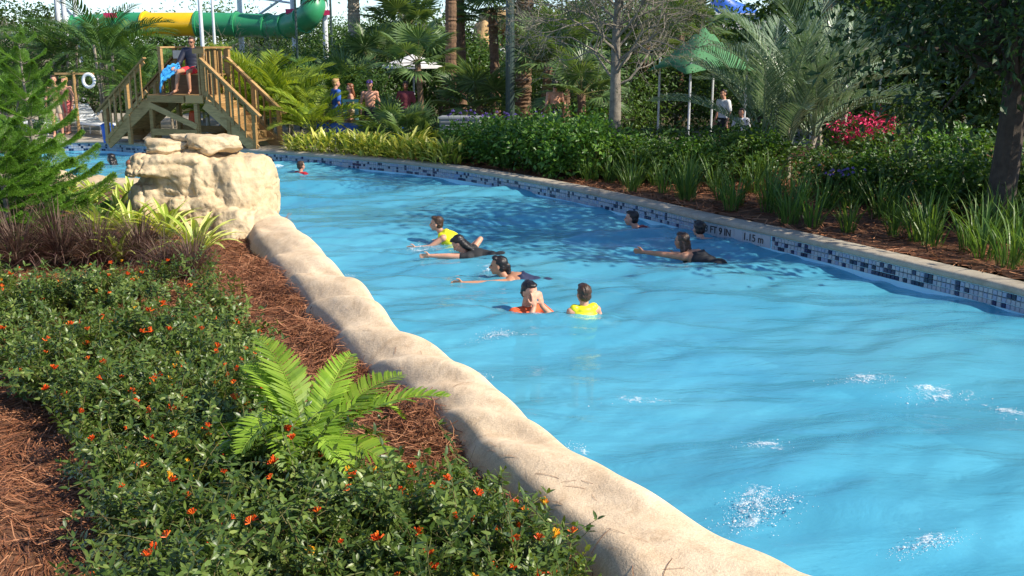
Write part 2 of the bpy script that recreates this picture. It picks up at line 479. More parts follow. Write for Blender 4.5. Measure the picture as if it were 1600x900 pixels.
# tiles: four rows of small squares, partly under water
TS = 0.062
seg = np.r_[0, np.cumsum(np.linalg.norm(np.diff(FAR, axis=0), axis=1))]
s_mark0 = None
def along(s):
    p = np.array([np.interp(s, seg, FAR[:, 0]), np.interp(s, seg, FAR[:, 1])])
    t = np.array([np.interp(s, seg, T[:, 0]), np.interp(s, seg, T[:, 1])]); t /= np.linalg.norm(t)
    o = np.array([np.interp(s, seg, OUT[:, 0]), np.interp(s, seg, OUT[:, 1])]); o /= np.linalg.norm(o)
    return p, t, o
mk_a, mk_b = np.array(at(1114, 352, 0.12))[:2], np.array(at(1214, 376, 0.12))[:2]
s_a = seg[np.argmin(np.linalg.norm(FAR - mk_b, axis=1))]; s_b = seg[np.argmin(np.linalg.norm(FAR - mk_a, axis=1))]
tile_me = {}
for c_ in ('pale', 'navy'):
    for q in range(4):
        g = G(); h = TS / 2 - 0.003; d = 0.010
        V = [(-h, 0, -h), (h, 0, -h), (h, 0, h), (-h, 0, h), (-h + .004, -d, -h + .004), (h - .004, -d, -h + .004), (h - .004, -d, h - .004), (-h + .004, -d, h - .004)]
        F = [(4, 5, 6, 7), (0, 1, 5, 4), (1, 2, 6, 5), (2, 3, 7, 6), (3, 0, 4, 7)]
        g.add(V, F, (q + 0.5) / 4)
        tile_me[c_, q] = g.mesh('tile_' + c_, M['tile_white'] if c_ == 'pale' else M['tile_navy'])
tr = random.Random(3)
near_tiles, rest = [], []
s = 0.5
s_first = seg[np.argmin(np.linalg.norm(FAR - np.array(at(1600, 463, 0.19))[:2], axis=1))] - 0.25
pat = {}
ci = 0
while s < seg[-1] - 0.1:
    if s_a - 0.02 < s < s_b + 0.02: s += TS; ci += 1; continue
    for r in range(3):
        z = 0.150 - r * TS
        dark = tr.random() < (0.30 if pat.get((ci - 1, r)) else 0.24)
        if r in (0,) and dark and tr.random() < .35: dark = False
        pat[ci, r] = dark
        item = (s, z, 'navy' if dark else 'pale', tr.randrange(4), r)
        if s >= s_first and len(near_tiles) < 300 and r < 3: near_tiles.append(item)
        else: rest.append(item)
    s += TS; ci += 1
for (s, z, c_, q, r) in near_tiles:
    p, t, o = along(s)
    link('tile', tile_me[c_, q], pool_wall, (p[0] + o[0] * 0.008, p[1] + o[1] * 0.008, z), (0, 0, math.atan2(-o[0], o[1])))
g = G()
for c_, mi in (('pale', 0), ('navy', 1)):
    it = [i for i in rest if i[2] == c_]
    P, Rm = [], []
    for (s, z, _, q, r) in it:
        p, t, o = along(s)
        P.append((p[0] + o[0] * 0.008, p[1] + o[1] * 0.008, z)); y = np.array([o[0], o[1], 0]); x = np.array([o[1], -o[0], 0])
        Rm.append(np.stack([x, y, np.array([0, 0, 1.0])], 1))
    me = tile_me[c_, 0]; tv = np.array([v.co for v in me.vertices]); tf = np.array([list(f.vertices) for f in me.polygons])
    g.scatter((tv, tf), np.array(P), np.array(Rm), np.ones(len(P)), mat=mi)
o = g.obj('tile_band', [M['tile_white'], M['tile_navy']], pool_wall); o['kind'] = 'stuff'
# depth marking
p, t, o = along((s_a + s_b) / 2)
mk = empty('depth_marker', (p[0], p[1], 0.092), 'white tile panel with black depth lettering, set in the far pool wall', 'depth marker')
mk.rotation_euler = (0, 0, math.atan2(-o[0], o[1]))
wid = s_b - s_a
npan = 8
for i in range(npan):
    w = wid / npan
    G().box((-wid / 2 + (i + .5) * w, 0, 0), (w - 0.006, 0.018, 0.172), rnd=0.62).obj('marker_tile', M['tile_white'], mk)
def text_obj(body, size, mat, parent, loc, rot, name='lettering', align='CENTER', extr=0.002, sx=1.0):
    cu = bpy.data.curves.new(name, 'FONT'); cu.body = body; cu.size = size; cu.align_x = align; cu.align_y = 'CENTER'; cu.extrude = extr
    cu.offset = size * 0.012
    t_ = bpy.data.objects.new(name, cu); C.objects.link(t_)
    dg = bpy.context.evaluated_depsgraph_get()
    me = bpy.data.meshes.new_from_object(t_.evaluated_get(dg)); bpy.data.objects.remove(t_)
    me.materials.clear(); me.materials.append(mat)
    return link(name, me, parent, loc, rot, (sx, 1, 1))
text_obj('3 FT 9 IN', 0.15, M['black'], mk, (-wid * 0.235, -0.0125, 0.004), (PI / 2, 0, 0), sx=wid * 0.46 / 0.70)
text_obj('1.15 m', 0.15, M['black'], mk, (wid * 0.27, -0.0125, 0.004), (PI / 2, 0, 0), sx=wid * 0.33 / 0.48)

# near bank: lumpy stucco wall between bed and water
k = len(crest); m = 44
inn = crest - base; wd_ = np.linalg.norm(inn, axis=1)
inn = inn / wd_[:, None]
s = np.r_[0, np.cumsum(np.linalg.norm(np.diff(crest, axis=0), axis=1))]
hol = 0.5 - 0.5 * np.sin(s * 2 * PI / 1.0 + 3.0 * np.sin(s * 0.61 + 1) + 1.9 * np.sin(s * 1.37) + 4 * vnoise(s * .9, s * 0 + 2, 4))
hol = np.clip(hol * (0.15 + 1.25 * vnoise(s * 0.9, s * 0 + 3.3, 6)), 0, 1.1)          # uneven hollows on the bed side, ridges between
V = np.zeros((k, m, 3))
ka = np.array([0, .07, .16, .30, .48, .66, .80, .90, .96, 1.0])
ku = np.array([-.04, .0, .05, .17, .40, .66, .86, .98, 1.02, 1.03])
kz = np.array([-.5, .0, .50, .84, .97, 1.0, .93, .66, -.2, -2.0])
for j in range(m):
    a = j / (m - 1)
    u, hz = np.interp(a, ka, ku), np.interp(a, ka, kz)
    n1 = fbm(s * 1.3 + 4, np.full(k, u * 1.6), 5); n2 = fbm(s * 4.2, np.full(k, u * 5), 8)
    side = max(0.0, 1 - u / .8)
    bed = 0.19
    top = 0.54 + 0.20 * n1 - 0.07 * hol
    hz2 = hz * (1 - 0.40 * hol * side ** 1.1) if hz > 0 else hz
    z = bed + (top - bed) * hz2
    off = u * (wd_ + 0.31) + 0.20 * hol * side - 0.07 * side + 0.10 * n1 * (1 - .5 * side)
    V[:, j, :2] = base + inn * (off + 0.03 * n2)[:, None]; V[:, j, 2] = z + 0.03 * n2
# soften
for _ in range(9):
    V[1:-1, 1:-1] = .5 * V[1:-1, 1:-1] + .125 * (V[:-2, 1:-1] + V[2:, 1:-1] + V[1:-1, :-2] + V[1:-1, 2:])
i = np.arange(k - 1)[:, None] * m; j = np.arange(m - 1)[None]
F = np.stack([i + j, i + m + j, i + m + j + 1, i + j + 1], -1).reshape(-1, 4)
g = G(); g.add(V, F)
o = g.obj('rockwork_kerb', M['stucco'], smooth=True)
tag(o, 'long lumpy sand coloured stucco kerb between the planting bed and the water', 'kerb')
sub = o.modifiers.new('sub', 'SUBSURF'); sub.levels = 1; sub.render_levels = 1

KV = V.copy()
nk = 260                                                            # stray needles on the kerb
qi, qj = rng.integers(60, 330, nk), (5 + (rng.random(nk) ** 2.2) * 24).astype(int)
Pk = KV[qi, qj] + np.array([0, 0, .006]); tdir = KV[qi + 1, qj] - KV[qi, qj]; cdir = KV[qi, qj + 1] - KV[qi, qj]; an_ = rng.uniform(0, 2 * PI, nk)
Dk = tdir / np.linalg.norm(tdir, axis=1)[:, None] * np.cos(an_)[:, None] + cdir / np.linalg.norm(cdir, axis=1)[:, None] * np.sin(an_)[:, None]
# ------------------------------------------------------------------ beds
bed_poly = [tuple(q + np.array((0.0, 0.0))) for q in (base + inn * 0.10)[::4]] + [(8, -7.5), (-30, -7.5), (-30, 22)] + [tuple(q) for q in (ledge + np.array((-0.2, -0.35)))[::-3]]
def bed_z(x, y):
    return 0.27 + 0.14 * fbm(x * 0.6, y * 0.6, 21) + 0.05 * fbm(x * 3, y * 3, 22)
grid_in(bed_poly, 0.10, 0.0, bed_z, 'near_planting_bed', M['mulch'], 'structure')
fp = FAR + OUT * 0.29
bk = [tuple(q) for q in fp[(fp[:, 0] > -5.1)]]
far_poly = bk + [(-6.2, 25.5), (-2, 24.5), (4, 24.8), (14, 26), (24, 20), (26, -7)]
def far_z(x, y):
    return 0.22 + 0.15 * fbm(x * 0.5, y * 0.5, 31) + 0.05 * fbm(x * 3, y * 3, 32)
grid_in(far_poly, 0.2, 0.0, far_z, 'far_planting_bed', M['mulch'], 'structure')
# concrete deck round the lifeguard stand and the walkway behind
dk = [tuple(q) for q in (FAR + OUT * 0.28)[FAR[:, 0] < -3.6]]
poly_sheet('deck', dk + [(-24, 38), (-9, 37), (-4.0, 28.5), (-4.4, 25.5)], [], 0.262, M['concrete'])
poly_sheet('walkway', [(-9, 27.0), (4, 26.6), (14, 29), (30, 27), (30, 31), (14, 33), (3, 31), (-6, 31.5)], [], 0.135, M['concrete'])

# pine straw
def needle_tpl(L=1.0, w=0.012, bend=0.25):
    t = np.linspace(0, 1, 4); x = (t - .5) * L; z = -bend * (t - .5) ** 2 * L; y = bend * 0.8 * (t - 0.5) ** 2
    V = []
    for i in range(4): V += [(x[i], y[i] - w, z[i]), (x[i], y[i] + w, z[i])]
    F = [(2 * i, 2 * i + 2, 2 * i + 3, 2 * i + 1) for i in range(3)]
    return np.array(V), np.array(F)
def straw(n, xs, ys, mask, zf, name, label, l0, l1, mound=0.05, tilt=0.35, wscale=1.0):
    x = rng.uniform(*xs, n * 4); y = rng.uniform(*ys, n * 4); q = mask(x, y); x, y = x[q][:n], y[q][:n]
    md = np.maximum(0, fbm(x * 1.6, y * 1.6, 55)) * 2.2
    z = zf(x, y) + rng.random(len(x)) * (0.012 + mound * md)
    a = rng.uniform(0, 2 * PI, len(x)); a = np.where(rng.random(len(x)) < .5, a, vnoise(x * 1.1, y * 1.1, 66) * 9)
    D = np.stack([np.cos(a), np.sin(a), rng.normal(0, tilt, len(x)) * (0.35 + md)], 1)
    g = G(); h = len(x) // 2
    for tp, sl_ in ((needle_tpl(1, .010 * wscale, .3), slice(0, h)), (needle_tpl(1, .012 * wscale, -.45), slice(h, None))):
        g.scatter(tp, np.stack([x, y, z], 1)[sl_], frames(D[sl_], roll=rng.uniform(-1, 1, len(x[sl_]))), rng.uniform(l0, l1, len(x[sl_])))
    o = g.obj(name, M['needle']); return tag(o, label, 'mulch', kind='stuff')
g = G(); g.scatter(needle_tpl(1, .010, .2), Pk, frames(Dk), rng.uniform(.06, .17, nk))
tag(g.obj('pine_straw', M['needle']), 'stray pine needles lying on the stucco kerb', 'mulch', kind='stuff')
vis = [tuple(at(-260, 1010, .3))[:2], tuple(at(1100, 1010, .3))[:2], tuple(at(640, 560, .3))[:2], tuple(at(450, 340, .3))[:2], tuple(at(300, 340, .3))[:2], tuple(at(-200, 500, .3))[:2]]
wallpoly = [tuple(q) for q in (base + inn * 0.12)[::4]] + [tuple(q) for q in (crest + inn * 2)[::-4]]
straw(42000, (-6, 2.5), (2.5, 15), lambda x, y: inpoly(x, y, vis) & ~inpoly(x, y, wallpoly), bed_z, 'pine_straw', 'reddish brown pine straw over the near planting bed', 0.12, 0.28, 0.10)
straw(16000, (-4, 14), (6, 23), lambda x, y: inpoly(x, y, far_poly) , far_z, 'pine_straw', 'reddish brown pine straw along the far pool edge', 0.2, 0.4, 0.06, wscale=1.6)
# straw banked up against the kerb
nb = 9000
ii = rng.integers(60, 330, nb); u = rng.uniform(-0.40, 0.10, nb) 
amp = np.clip(0.5 + 2.4 * fbm(s[ii] * 1.1, s[ii] * 0, 91), 0.0, 1.2)
P = base[ii] + inn[ii] * u[:, None]
zz = bed_z(P[:, 0], P[:, 1]) + 0.02 + rng.random(nb) * 0.16 * amp * np.exp(-((u + 0.05) / 0.20) ** 2)
q = amp > 0.18
D = rdirs(nb, -0.35, 0.6)
g = G(); g.scatter(needle_tpl(1, .011, .5), np.stack([P[:, 0], P[:, 1], zz], 1)[q], frames(D[q], roll=rng.uniform(-1, 1, q.sum())), rng.uniform(.12, .26, q.sum()))
tag(g.obj('pine_straw', M['needle']), 'tufts of red brown pine straw heaped along the stucco kerb', 'mulch', kind='stuff')

# ------------------------------------------------------------------ rock outcrop
def boulder(size, seed, sub=5, strata=0.06, power=16.0, rough=0.10, nplanes=22, flat=.78):
    """a chiselled block: a ball cut by random planes, then weathered"""
    V, F = None, None
    bm = bmesh.new(); bmesh.ops.create_icosphere(bm, subdivisions=sub, radius=1.0)
    V = np.array([v.co for v in bm.verts]); F = np.array([[v.index for v in f.verts] for f in bm.faces]); bm.free()
    r = np.random.default_rng(seed)
    N = r.normal(size=(nplanes, 3)) * np.array([1, 1, .7]); N = np.vstack([N, [[0, 0, 1], [0, 0, -1], [1, .15, .1], [-1, .1, 0], [.1, -1, .05], [-.1, 1, .1]]]); N /= np.linalg.norm(N, axis=1)[:, None]
    h = r.uniform(.86, 1.12, len(N)); h[-6:] = r.uniform(flat, flat + .1, 6)
    q = np.maximum(V @ N.T, 0) / h[None]
    rad = 1 / ((q ** (power * 2)).sum(1) ** (1 / (power * 2)))
    sz = np.array(size) / 2 / .84
    Wp = V * rad[:, None] * sz
    def n3(p, f, sd): return fbm(p[:, 0] * f + p[:, 2] * f * .7 + 9, p[:, 1] * f - p[:, 2] * f * .6, sd) + fbm(p[:, 2] * f, p[:, 0] * f * .8 + p[:, 1] * f * .5, sd + 3)
    d = rough * n3(Wp, 1.6, seed) * 1.5 + .8 * rough * n3(Wp, 4.5, seed + 7) + 0.35 * rough * n3(Wp, 13, seed + 11)
    for k_ in range(3):                                              # a few uneven bedding cracks
        zc = r.uniform(-.38, .38) * size[2]; lay = Wp[:, 2] - zc - .10 * r.normal() * Wp[:, 0] - .12 * n3(Wp, 1.5, seed + 20 + k_)
        d = d - strata * np.exp(-(lay / .025) ** 2) * np.clip(.6 + 2 * n3(Wp, 1.2, seed + 30 + k_), 0, 1) + .5 * strata * np.tanh(lay / .03) * np.clip(n3(Wp, .9, seed + 33 + k_) * 3, 0, 1)
    crack = np.abs(n3(Wp, 1.1, seed + 40)); d = d - 0.035 * np.clip(1 - crack / 0.02, 0, 1)
    return Wp + V * d[:, None], F
def rockpart(name, parent, c, size, rz, seed, **kw):
    V, F = boulder(size, seed, **kw); g = G(); g.add(V, F)
    return g.obj(name, M['rock'], parent, smooth=True, loc=c, rot=(kw.get('tx', 0), 0, rz))
rk = empty('rock_outcrop', (-4.42, 14.55, 0.0), 'tall layered tan rock outcrop at the end of the kerb, in front of the stand', 'rock')
def fused_rock(name, parts, parent, mat, voxel=.022, rough=.023):
    """several blocks fused into one carved mass, then weathered"""
    g = G()
    for c_, sz, rz, sd_ in parts:
        V, F = boulder(sz, sd_, sub=4, rough=.10, strata=.05); ca, sa = math.cos(rz), math.sin(rz)
        V = V @ np.array([[ca, sa, 0], [-sa, ca, 0], [0, 0, 1]]) + np.array(c_); g.add(V, F)
    me = g.mesh('tmp', mat); o = link('tmp', me); q = o.modifiers.new('r', 'REMESH'); q.mode = 'VOXEL'; q.voxel_size = voxel
    q = o.modifiers.new('s', 'SMOOTH'); q.iterations = 1; q.factor = .5
    dg = bpy.context.evaluated_depsgraph_get(); dg.update(); out = bpy.data.meshes.new_from_object(o.evaluated_get(dg)); bpy.data.objects.remove(o)
    n = len(out.vertices); P = np.zeros(n * 3); N = np.zeros(n * 3); out.vertices.foreach_get('co', P); out.vertices.foreach_get('normal', N); P = P.reshape(-1, 3); N = N.reshape(-1, 3)
    def n3(f, sd): return fbm(P[:, 0] * f + P[:, 2] * f * .6, P[:, 1] * f - P[:, 2] * f * .7, sd) + fbm(P[:, 2] * f * 1.3, P[:, 0] * f + P[:, 1] * f * .5, sd + 3)
    d = rough * (1.0 * n3(2.5, 5) + .8 * (.25 - np.abs(n3(5, 6))) * 2 + .5 * (.2 - np.abs(n3(14, 7))) * 2); lay = P[:, 2] * 6.5 + .18 * P[:, 0] * 6.5 + 2.2 * n3(1.1, 50); d += .020 * (lay % 1) * np.clip(.3 + 3 * n3(.9, 60), 0, 1); cr = np.abs(n3(1.6, 31)); d -= .045 * np.clip(1 - cr / .022, 0, 1); cr = np.abs(n3(2.7, 37)); d -= .02 * np.clip(1 - cr / .03, 0, 1)
    out.vertices.foreach_set('co', (P + N * d[:, None]).ravel()); out.materials.clear(); out.materials.append(mat); out.polygons.foreach_set('use_smooth', np.ones(len(out.polygons), bool)); out.update()
    return link(name, out, parent)
rk.scale = (.90, 1, 1)
fused_rock('rock_mass', [((-.05, .15, .60), (1.90, 1.15, 1.42), .1, 3), ((.55, -.10, .60), (1.05, 1.10, 1.44), -.25, 14), ((-.36, -.08, 1.18), (1.30, 1.15, .32), .12, 25), ((-.30, -.30, .82), (.90, .55, .50), -.1, 28),
    ((-.70, -.15, .45), (.74, .95, 1.0), .5, 36), ((.08, -.40, .36), (.95, .70, .80), .2, 41), ((.78, -.45, .22), (.85, .95, .75), .3, 47), ((.25, -.30, .75), (.60, .50, 1.0), .6, 52)], rk, M['rock'])
rockpart('top_slab', rk, (-0.44, 0.02, 1.41), (0.74, 0.70, 0.16), 0.3, 51, rough=.07, strata=.02)
rockpart('top_slab', rk, (-0.16, 0.10, 1.50), (0.60, 0.50, 0.17), -0.5, 62, rough=.07, strata=.02)
rockpart('top_slab', rk, (0.24, 0.00, 1.44), (0.76, 0.62, 0.22), 0.25, 73, rough=.08, strata=.02)
for i, (x, y, sz, sd_) in enumerate([(-5.6, 17.1, (1.7, .8, .75), 81), (-7.2, 18.6, (2.0, .9, .7), 92), (-9.4, 19.7, (2.4, .9, .7), 103), (-12.0, 20.6, (2.8, .9, .7), 104)]):
    V, F = boulder(sz, sd_, sub=4, rough=0.10); g = G(); g.add(V, F)
    o = g.obj('bank_rock', M['rock'], smooth=True, loc=(x, y, 0.05), rot=(0, 0, -0.6 + 0.15 * i))
    tag(o, ['low grey brown rock ledge beside the left of the outcrop', 'low rock ledge behind the feathery conifer, second from the outcrop', 'low rock ledge behind the feathery conifer, third from the outcrop', 'farthest low rock ledge on the left bank'][i], 'rock', 'low rocks along the left bank')

# ------------------------------------------------------------------ plant materials
M['gc_leaf'] = leaf_mat('shrub_leaf', [(0.036, 0.076, 0.014), (0.078, 0.136, 0.024), (0.138, 0.205, 0.04), (0.25, 0.31, 0.075)], 0.38, 0.30, spec=0.45)
M['stem'] = rnd_mat('woody_stem', [(0.09, 0.06, 0.022), (0.12, 0.10, 0.035), (0.09, 0.12, 0.03)], 0.7)
M['flower_o'] = rnd_mat('orange_petal', [(0.55, 0.055, 0.012), (0.75, 0.11, 0.014), (0.85, 0.22, 0.02)], 0.5)
M['flower_y'] = rnd_mat('yellow_orange_petal', [(0.80, 0.20, 0.01), (0.85, 0.35, 0.015), (0.85, 0.50, 0.03)], 0.5)
M['cycad'] = leaf_mat('cycad_leaf', [(0.12, 0.225, 0.016), (0.20, 0.335, 0.026), (0.30, 0.44, 0.05)], 0.46, 0.35, spec=0.35, objvar=0.3)
M['frond_lime'] = leaf_mat('areca_leaf', [(0.11, 0.19, 0.018), (0.21, 0.31, 0.03), (0.34, 0.42, 0.05)], 0.42, 0.38, objvar=0.25)
M['frond_green'] = leaf_mat('palm_leaf', [(0.035, 0.09, 0.02), (0.07, 0.15, 0.034), (0.12, 0.21, 0.05)], 0.42, 0.30, objvar=0.2)
M['frond_silver'] = leaf_mat('silver_palm_leaf', [(0.08, 0.15, 0.075), (0.17, 0.25, 0.14), (0.32, 0.39, 0.27)], 0.33, 0.25, tcol=(1.2, 1.25, .8), spec=0.5)
M['fan'] = leaf_mat('fan_palm_leaf', [(0.05, 0.10, 0.03), (0.09, 0.16, 0.05), (0.16, 0.24, 0.08)], 0.4, 0.28)
M['ginger'] = leaf_mat('variegated_leaf', [(0.11, 0.19, 0.02), (0.27, 0.34, 0.04), (0.48, 0.50, 0.09), (0.64, 0.62, 0.2)], 0.4, 0.35)
M['ginger_pale'] = leaf_mat('variegated_bright_leaf', [(0.22, 0.34, 0.04), (0.42, 0.52, 0.07), (0.66, 0.68, 0.22)], 0.38, 0.32)
M['hedge'] = leaf_mat('hedge_leaf', [(0.03, 0.085, 0.015), (0.06, 0.15, 0.022), (0.11, 0.23, 0.035), (0.18, 0.31, 0.05)], 0.4, 0.35)
M['strap'] = leaf_mat('strap_leaf', [(0.04, 0.10, 0.02), (0.08, 0.165, 0.03), (0.15, 0.25, 0.05)], 0.42, 0.35)
M['purple_grass'] = leaf_mat('purple_grass_blade', [(0.05, 0.022, 0.020), (0.11, 0.055, 0.045), (0.20, 0.125, 0.085), (0.10, 0.085, 0.04)], 0.6, 0.2, tcol=(1.3, 1, .9))
M['conifer'] = leaf_mat('conifer_needle', [(0.055, 0.145, 0.016), (0.11, 0.24, 0.03), (0.19, 0.35, 0.05)], 0.45, 0.40)
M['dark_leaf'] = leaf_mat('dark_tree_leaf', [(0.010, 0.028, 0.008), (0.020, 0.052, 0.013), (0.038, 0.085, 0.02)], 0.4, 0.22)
M['mid_leaf'] = leaf_mat('tree_leaf', [(0.035, 0.08, 0.018), (0.065, 0.135, 0.028), (0.12, 0.20, 0.045)], 0.45, 0.38, objvar=0.3)
M['olive_leaf'] = leaf_mat('sparse_tree_leaf', [(0.06, 0.07, 0.035), (0.11, 0.12, 0.06), (0.17, 0.18, 0.10)], 0.55, 0.25)
M['twig'] = plain('grey_twig', (0.21, 0.185, 0.145), 0.85)
M['bark'] = plain('grey_bark', (0.20, 0.175, 0.14), 0.9, var=0.35, scale=9, bump=0.7, bscale=25)
M['palm_bark'] = plain('palm_bark', (0.155, 0.09, 0.05), 0.9, var=0.45, scale=14, bump=0.8, bscale=30)
M['palm_bark_grey'] = plain('pale_palm_bark', (0.34, 0.29, 0.22), 0.9, var=0.3, scale=14, bump=0.7, bscale=30)
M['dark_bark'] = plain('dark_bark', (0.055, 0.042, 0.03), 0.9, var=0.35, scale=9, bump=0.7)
M['pink'] = rnd_mat('pink_bract', [(0.42, 0.015, 0.07), (0.62, 0.03, 0.12), (0.72, 0.07, 0.2)], 0.5)
M['violet'] = rnd_mat('violet_petal', [(0.14, 0.09, 0.36), (0.24, 0.17, 0.5)], 0.5)

# ------------------------------------------------------------------ plant templates
def leaf_tpl(w=0.36, fold=0.12, curl=0.22):
    """pointed leaf along +X, length 1, folded on its midrib and curled down"""
    xs = [0, 0.3, 0.68, 1.0]; ws = [0.0, w * .5, w * .42, 0.0]
    V = [(0, 0, 0)]
    for x, q in zip(xs[1:3], ws[1:3]):
        z = -curl * x * x
        V += [(x, -q, z + fold * q), (x, 0, z), (x, q, z + fold * q)]
    V += [(1, 0, -curl)]
    F3 = [(0, 1, 2), (0, 2, 3), (4, 7, 5), (5, 7, 6)]
    V = np.array(V, float)
    F = [(0, 1, 2, 2), (0, 2, 3, 3), (1, 4, 5, 2), (2, 5, 6, 3), (4, 7, 5, 5), (5, 7, 6, 6)]
    tri = []
    for f in F:
        if f[2] == f[3]: tri.append(f[:3])
        else: tri += [(f[0], f[1], f[2]), (f[0], f[2], f[3])]
    return V, np.array(tri)
LEAF = leaf_tpl()
WLEAF = leaf_tpl(0.5, 0.25, 0.3)
LEAF4 = (np.array([(0, 0, 0), (0.5, -0.25, 0.05), (1, 0, -0.12), (0.5, 0.25, 0.05)], float), np.array([(0, 1, 2), (0, 2, 3)]))

def blade(g, a, th0, L, w, droop, seg=6, rnd=None, base=(0, 0, 0), mat=0, twist=0.0, fold=0.35, wbase=0.5):
    """arching strap leaf from base: azimuth a, start angle th0 from vertical"""
    t = np.linspace(0, 1, seg + 1)
    th = th0 + droop * t ** 1.4
    ds = L / seg
    r = np.r_[0, np.cumsum(np.sin(th[:-1]) * ds)]; z = np.r_[0, np.cumsum(np.cos(th[:-1]) * ds)]
    ww = w * np.minimum(1, wbase + 2.2 * t) * np.clip((1 - t) * 2.6, 0.02, 1) ** 0.8 / 1.0
    az = a + twist * t
    c, s_ = np.cos(az), np.sin(az)
    mid = np.stack([base[0] + r * c, base[1] + r * s_, base[2] + z], 1)
    side = np.stack([-s_, c, np.zeros_like(s_)], 1)
    up = np.stack([-np.cos(th) * c, -np.cos(th) * s_, np.sin(th)], 1)
    Lh = mid - side * ww[:, None] / 2 + up * (fold * ww[:, None] / 2); Rh = mid + side * ww[:, None] / 2 + up * (fold * ww[:, None] / 2)
    V = np.stack([Lh, mid, Rh], 1).reshape(-1, 3)
    F = []
    for i in range(seg):
        q = 3 * i
        F += [(q, q + 1, q + 4, q + 3), (q + 1, q + 2, q + 5, q + 4)]
    g.add(V, np.array(F), rnd, mat)

def pinnate(L, n, lmax, lw, mat, arch=0.9, droop=0.5, vee=0.35, fwd=0.75, rach=0.012, seed=0, start=0.14, stiff=0.0, rmat=None):
    """feather frond along +X from the origin, curving downward"""
    r = np.random.default_rng(seed); g = G()
    t = np.linspace(0, 1, 14); th = arch * t ** 1.3
    x = np.r_[0, np.cumsum(np.cos(th[:-1])) / 13 * L]; z = -np.r_[0, np.cumsum(np.sin(th[:-1])) / 13 * L]
    y = 0.05 * L * r.normal() * t ** 2
    g.tube(np.stack([x, y, z], 1), rach * (1.05 - 0.85 * t), 5, 0.75, cap=False, mat=1 if rmat else 0)
    for k_ in range(n):
        u = start + (1 - start) * (k_ + 0.5) / n
        px, py, pz = np.interp(u, t, x), np.interp(u, t, y), np.interp(u, t, z)
        a = np.interp(u, t, th); T_ = np.array([math.cos(a), 0, -math.sin(a)]); N_ = np.array([math.sin(a), 0, math.cos(a)])
        prof = (math.sin(PI * (0.16 + 0.80 * (u - start) / (1 - start))) ** 0.75)
        for sgn in (-1, 1):
            l = lmax * prof * r.uniform(0.9, 1.08)
            f = fwd * (0.75 + 0.5 * u) + r.normal(0, 0.05)
            d = T_ * math.sin(f) + np.array([0, sgn, 0]) * math.cos(f)
            d = d + N_ * (vee + r.normal(0, 0.07)); d /= np.linalg.norm(d)
            p0 = np.array([px, py, pz]); w = lw * (0.7 + 0.5 * prof)
            dn = np.array([0, 0, -1.0]) * droop
            p1 = p0 + d * l * 0.35; p2 = p0 + d * l * 0.72 + dn * l * 0.22; p3 = p0 + d * l * 0.95 + dn * l * 0.55
            wv = T_ * w * 0.5
            V = [p0 - wv * .5, p0 + wv * .5, p1 - wv, p1 + wv, p2 - wv * .8, p2 + wv * .8, p3]
            q = r.random()
            g.add(V, np.array([(0, 2, 3), (0, 3, 1), (2, 4, 5), (2, 5, 3), (4, 6, 5)]), q)
    return g.mesh('frond', [mat] + ([rmat] if rmat else []))
def fanfrond(Lp, Rf, n, mat, seed=0, spread=2.6, droop=0.35, rmat=None, w=1.0):
    r = np.random.default_rng(seed); g = G()
    t = np.linspace(0, 1, 6)
    g.tube(np.stack([t * Lp, 0 * t, -0.10 * Lp * t ** 2], 1), 0.013 * (1 - .4 * t), 5, 0.6, cap=False, mat=1 if rmat else 0)
    c = np.array([Lp, 0, -0.10 * Lp])
    for i in range(n):
        a = -spread + 2 * spread * (i + .5) / n + r.normal(0, .03)
        d = np.array([math.cos(a), math.sin(a), 0.12 * abs(math.sin(a))])
        l = Rf * (0.72 + 0.28 * math.cos(a * 0.6)) * r.uniform(.92, 1.06)
        s_ = np.array([-math.sin(a), math.cos(a), 0]); ww = w * Rf * spread / n
        dr = np.array([0.15, 0, -1.0]) * droop
        p = [c + d * l * u + dr * l * u ** 2.5 * .8 for u in (0.03, 0.5, 0.8, 1.0)]
        V = [p[0], p[1] - s_ * ww * .5 , p[1] + np.array([0, 0, .35 * ww]), p[1] + s_ * ww * .5, p[2] - s_ * ww * .3, p[2] + s_ * ww * .3, p[3]]
        g.add(V, np.array([(0, 1, 2), (0, 2, 3), (1, 4, 2), (2, 4, 5), (2, 5, 3), (4, 6, 5)]), r.random())
    return g.mesh('frond', [mat] + ([rmat] if rmat else []))
def palm_trunk(h, r0, r1, mat, lean=0.0, seed=0, rings=40):
    r = np.random.default_rng(seed); g = G()
    t = np.linspace(0, 1, rings)
    rad = (r0 + (r1 - r0) * t ** .6) * (1 + 0.05 * (np.arange(rings) % 2)) * (1 + r.normal(0, .05, rings))
    rad[0] *= 1.25
    g.tube(np.stack([lean * t ** 1.5, 0.3 * lean * t ** 2, h * t - 0.1 + r.normal(0, .012, rings)], 1), rad, 12)
    return g.mesh('trunk', mat, smooth=False)
def fronds(parent, meshes, n, top, pitch0, pitch1, rs, smin=.85, smax=1.1, az0=0.0, az1=2 * PI, roll=0.25):
    """children of a palm, each frond of its own; pitch is the start angle above horizontal"""
    for i in range(n):
        a = az0 + (az1 - az0) * (i + rs.uniform(-.4, .4)) / n
        a = (i * 2.39996 + rs.uniform(-.2, .2)) if (az1 - az0) > 6 else a
        p = pitch0 + (pitch1 - pitch0) * ((i + .5) / n) ** 0.8 + rs.uniform(-.1, .1)
        f = link('frond', meshes[i % len(meshes)], parent, top)
        f.rotation_mode = 'ZYX' if False else 'XYZ'
        f.rotation_euler = (rs.uniform(-roll, roll), -p, a)
        f.scale = (rs.uniform(smin, smax),) * 3

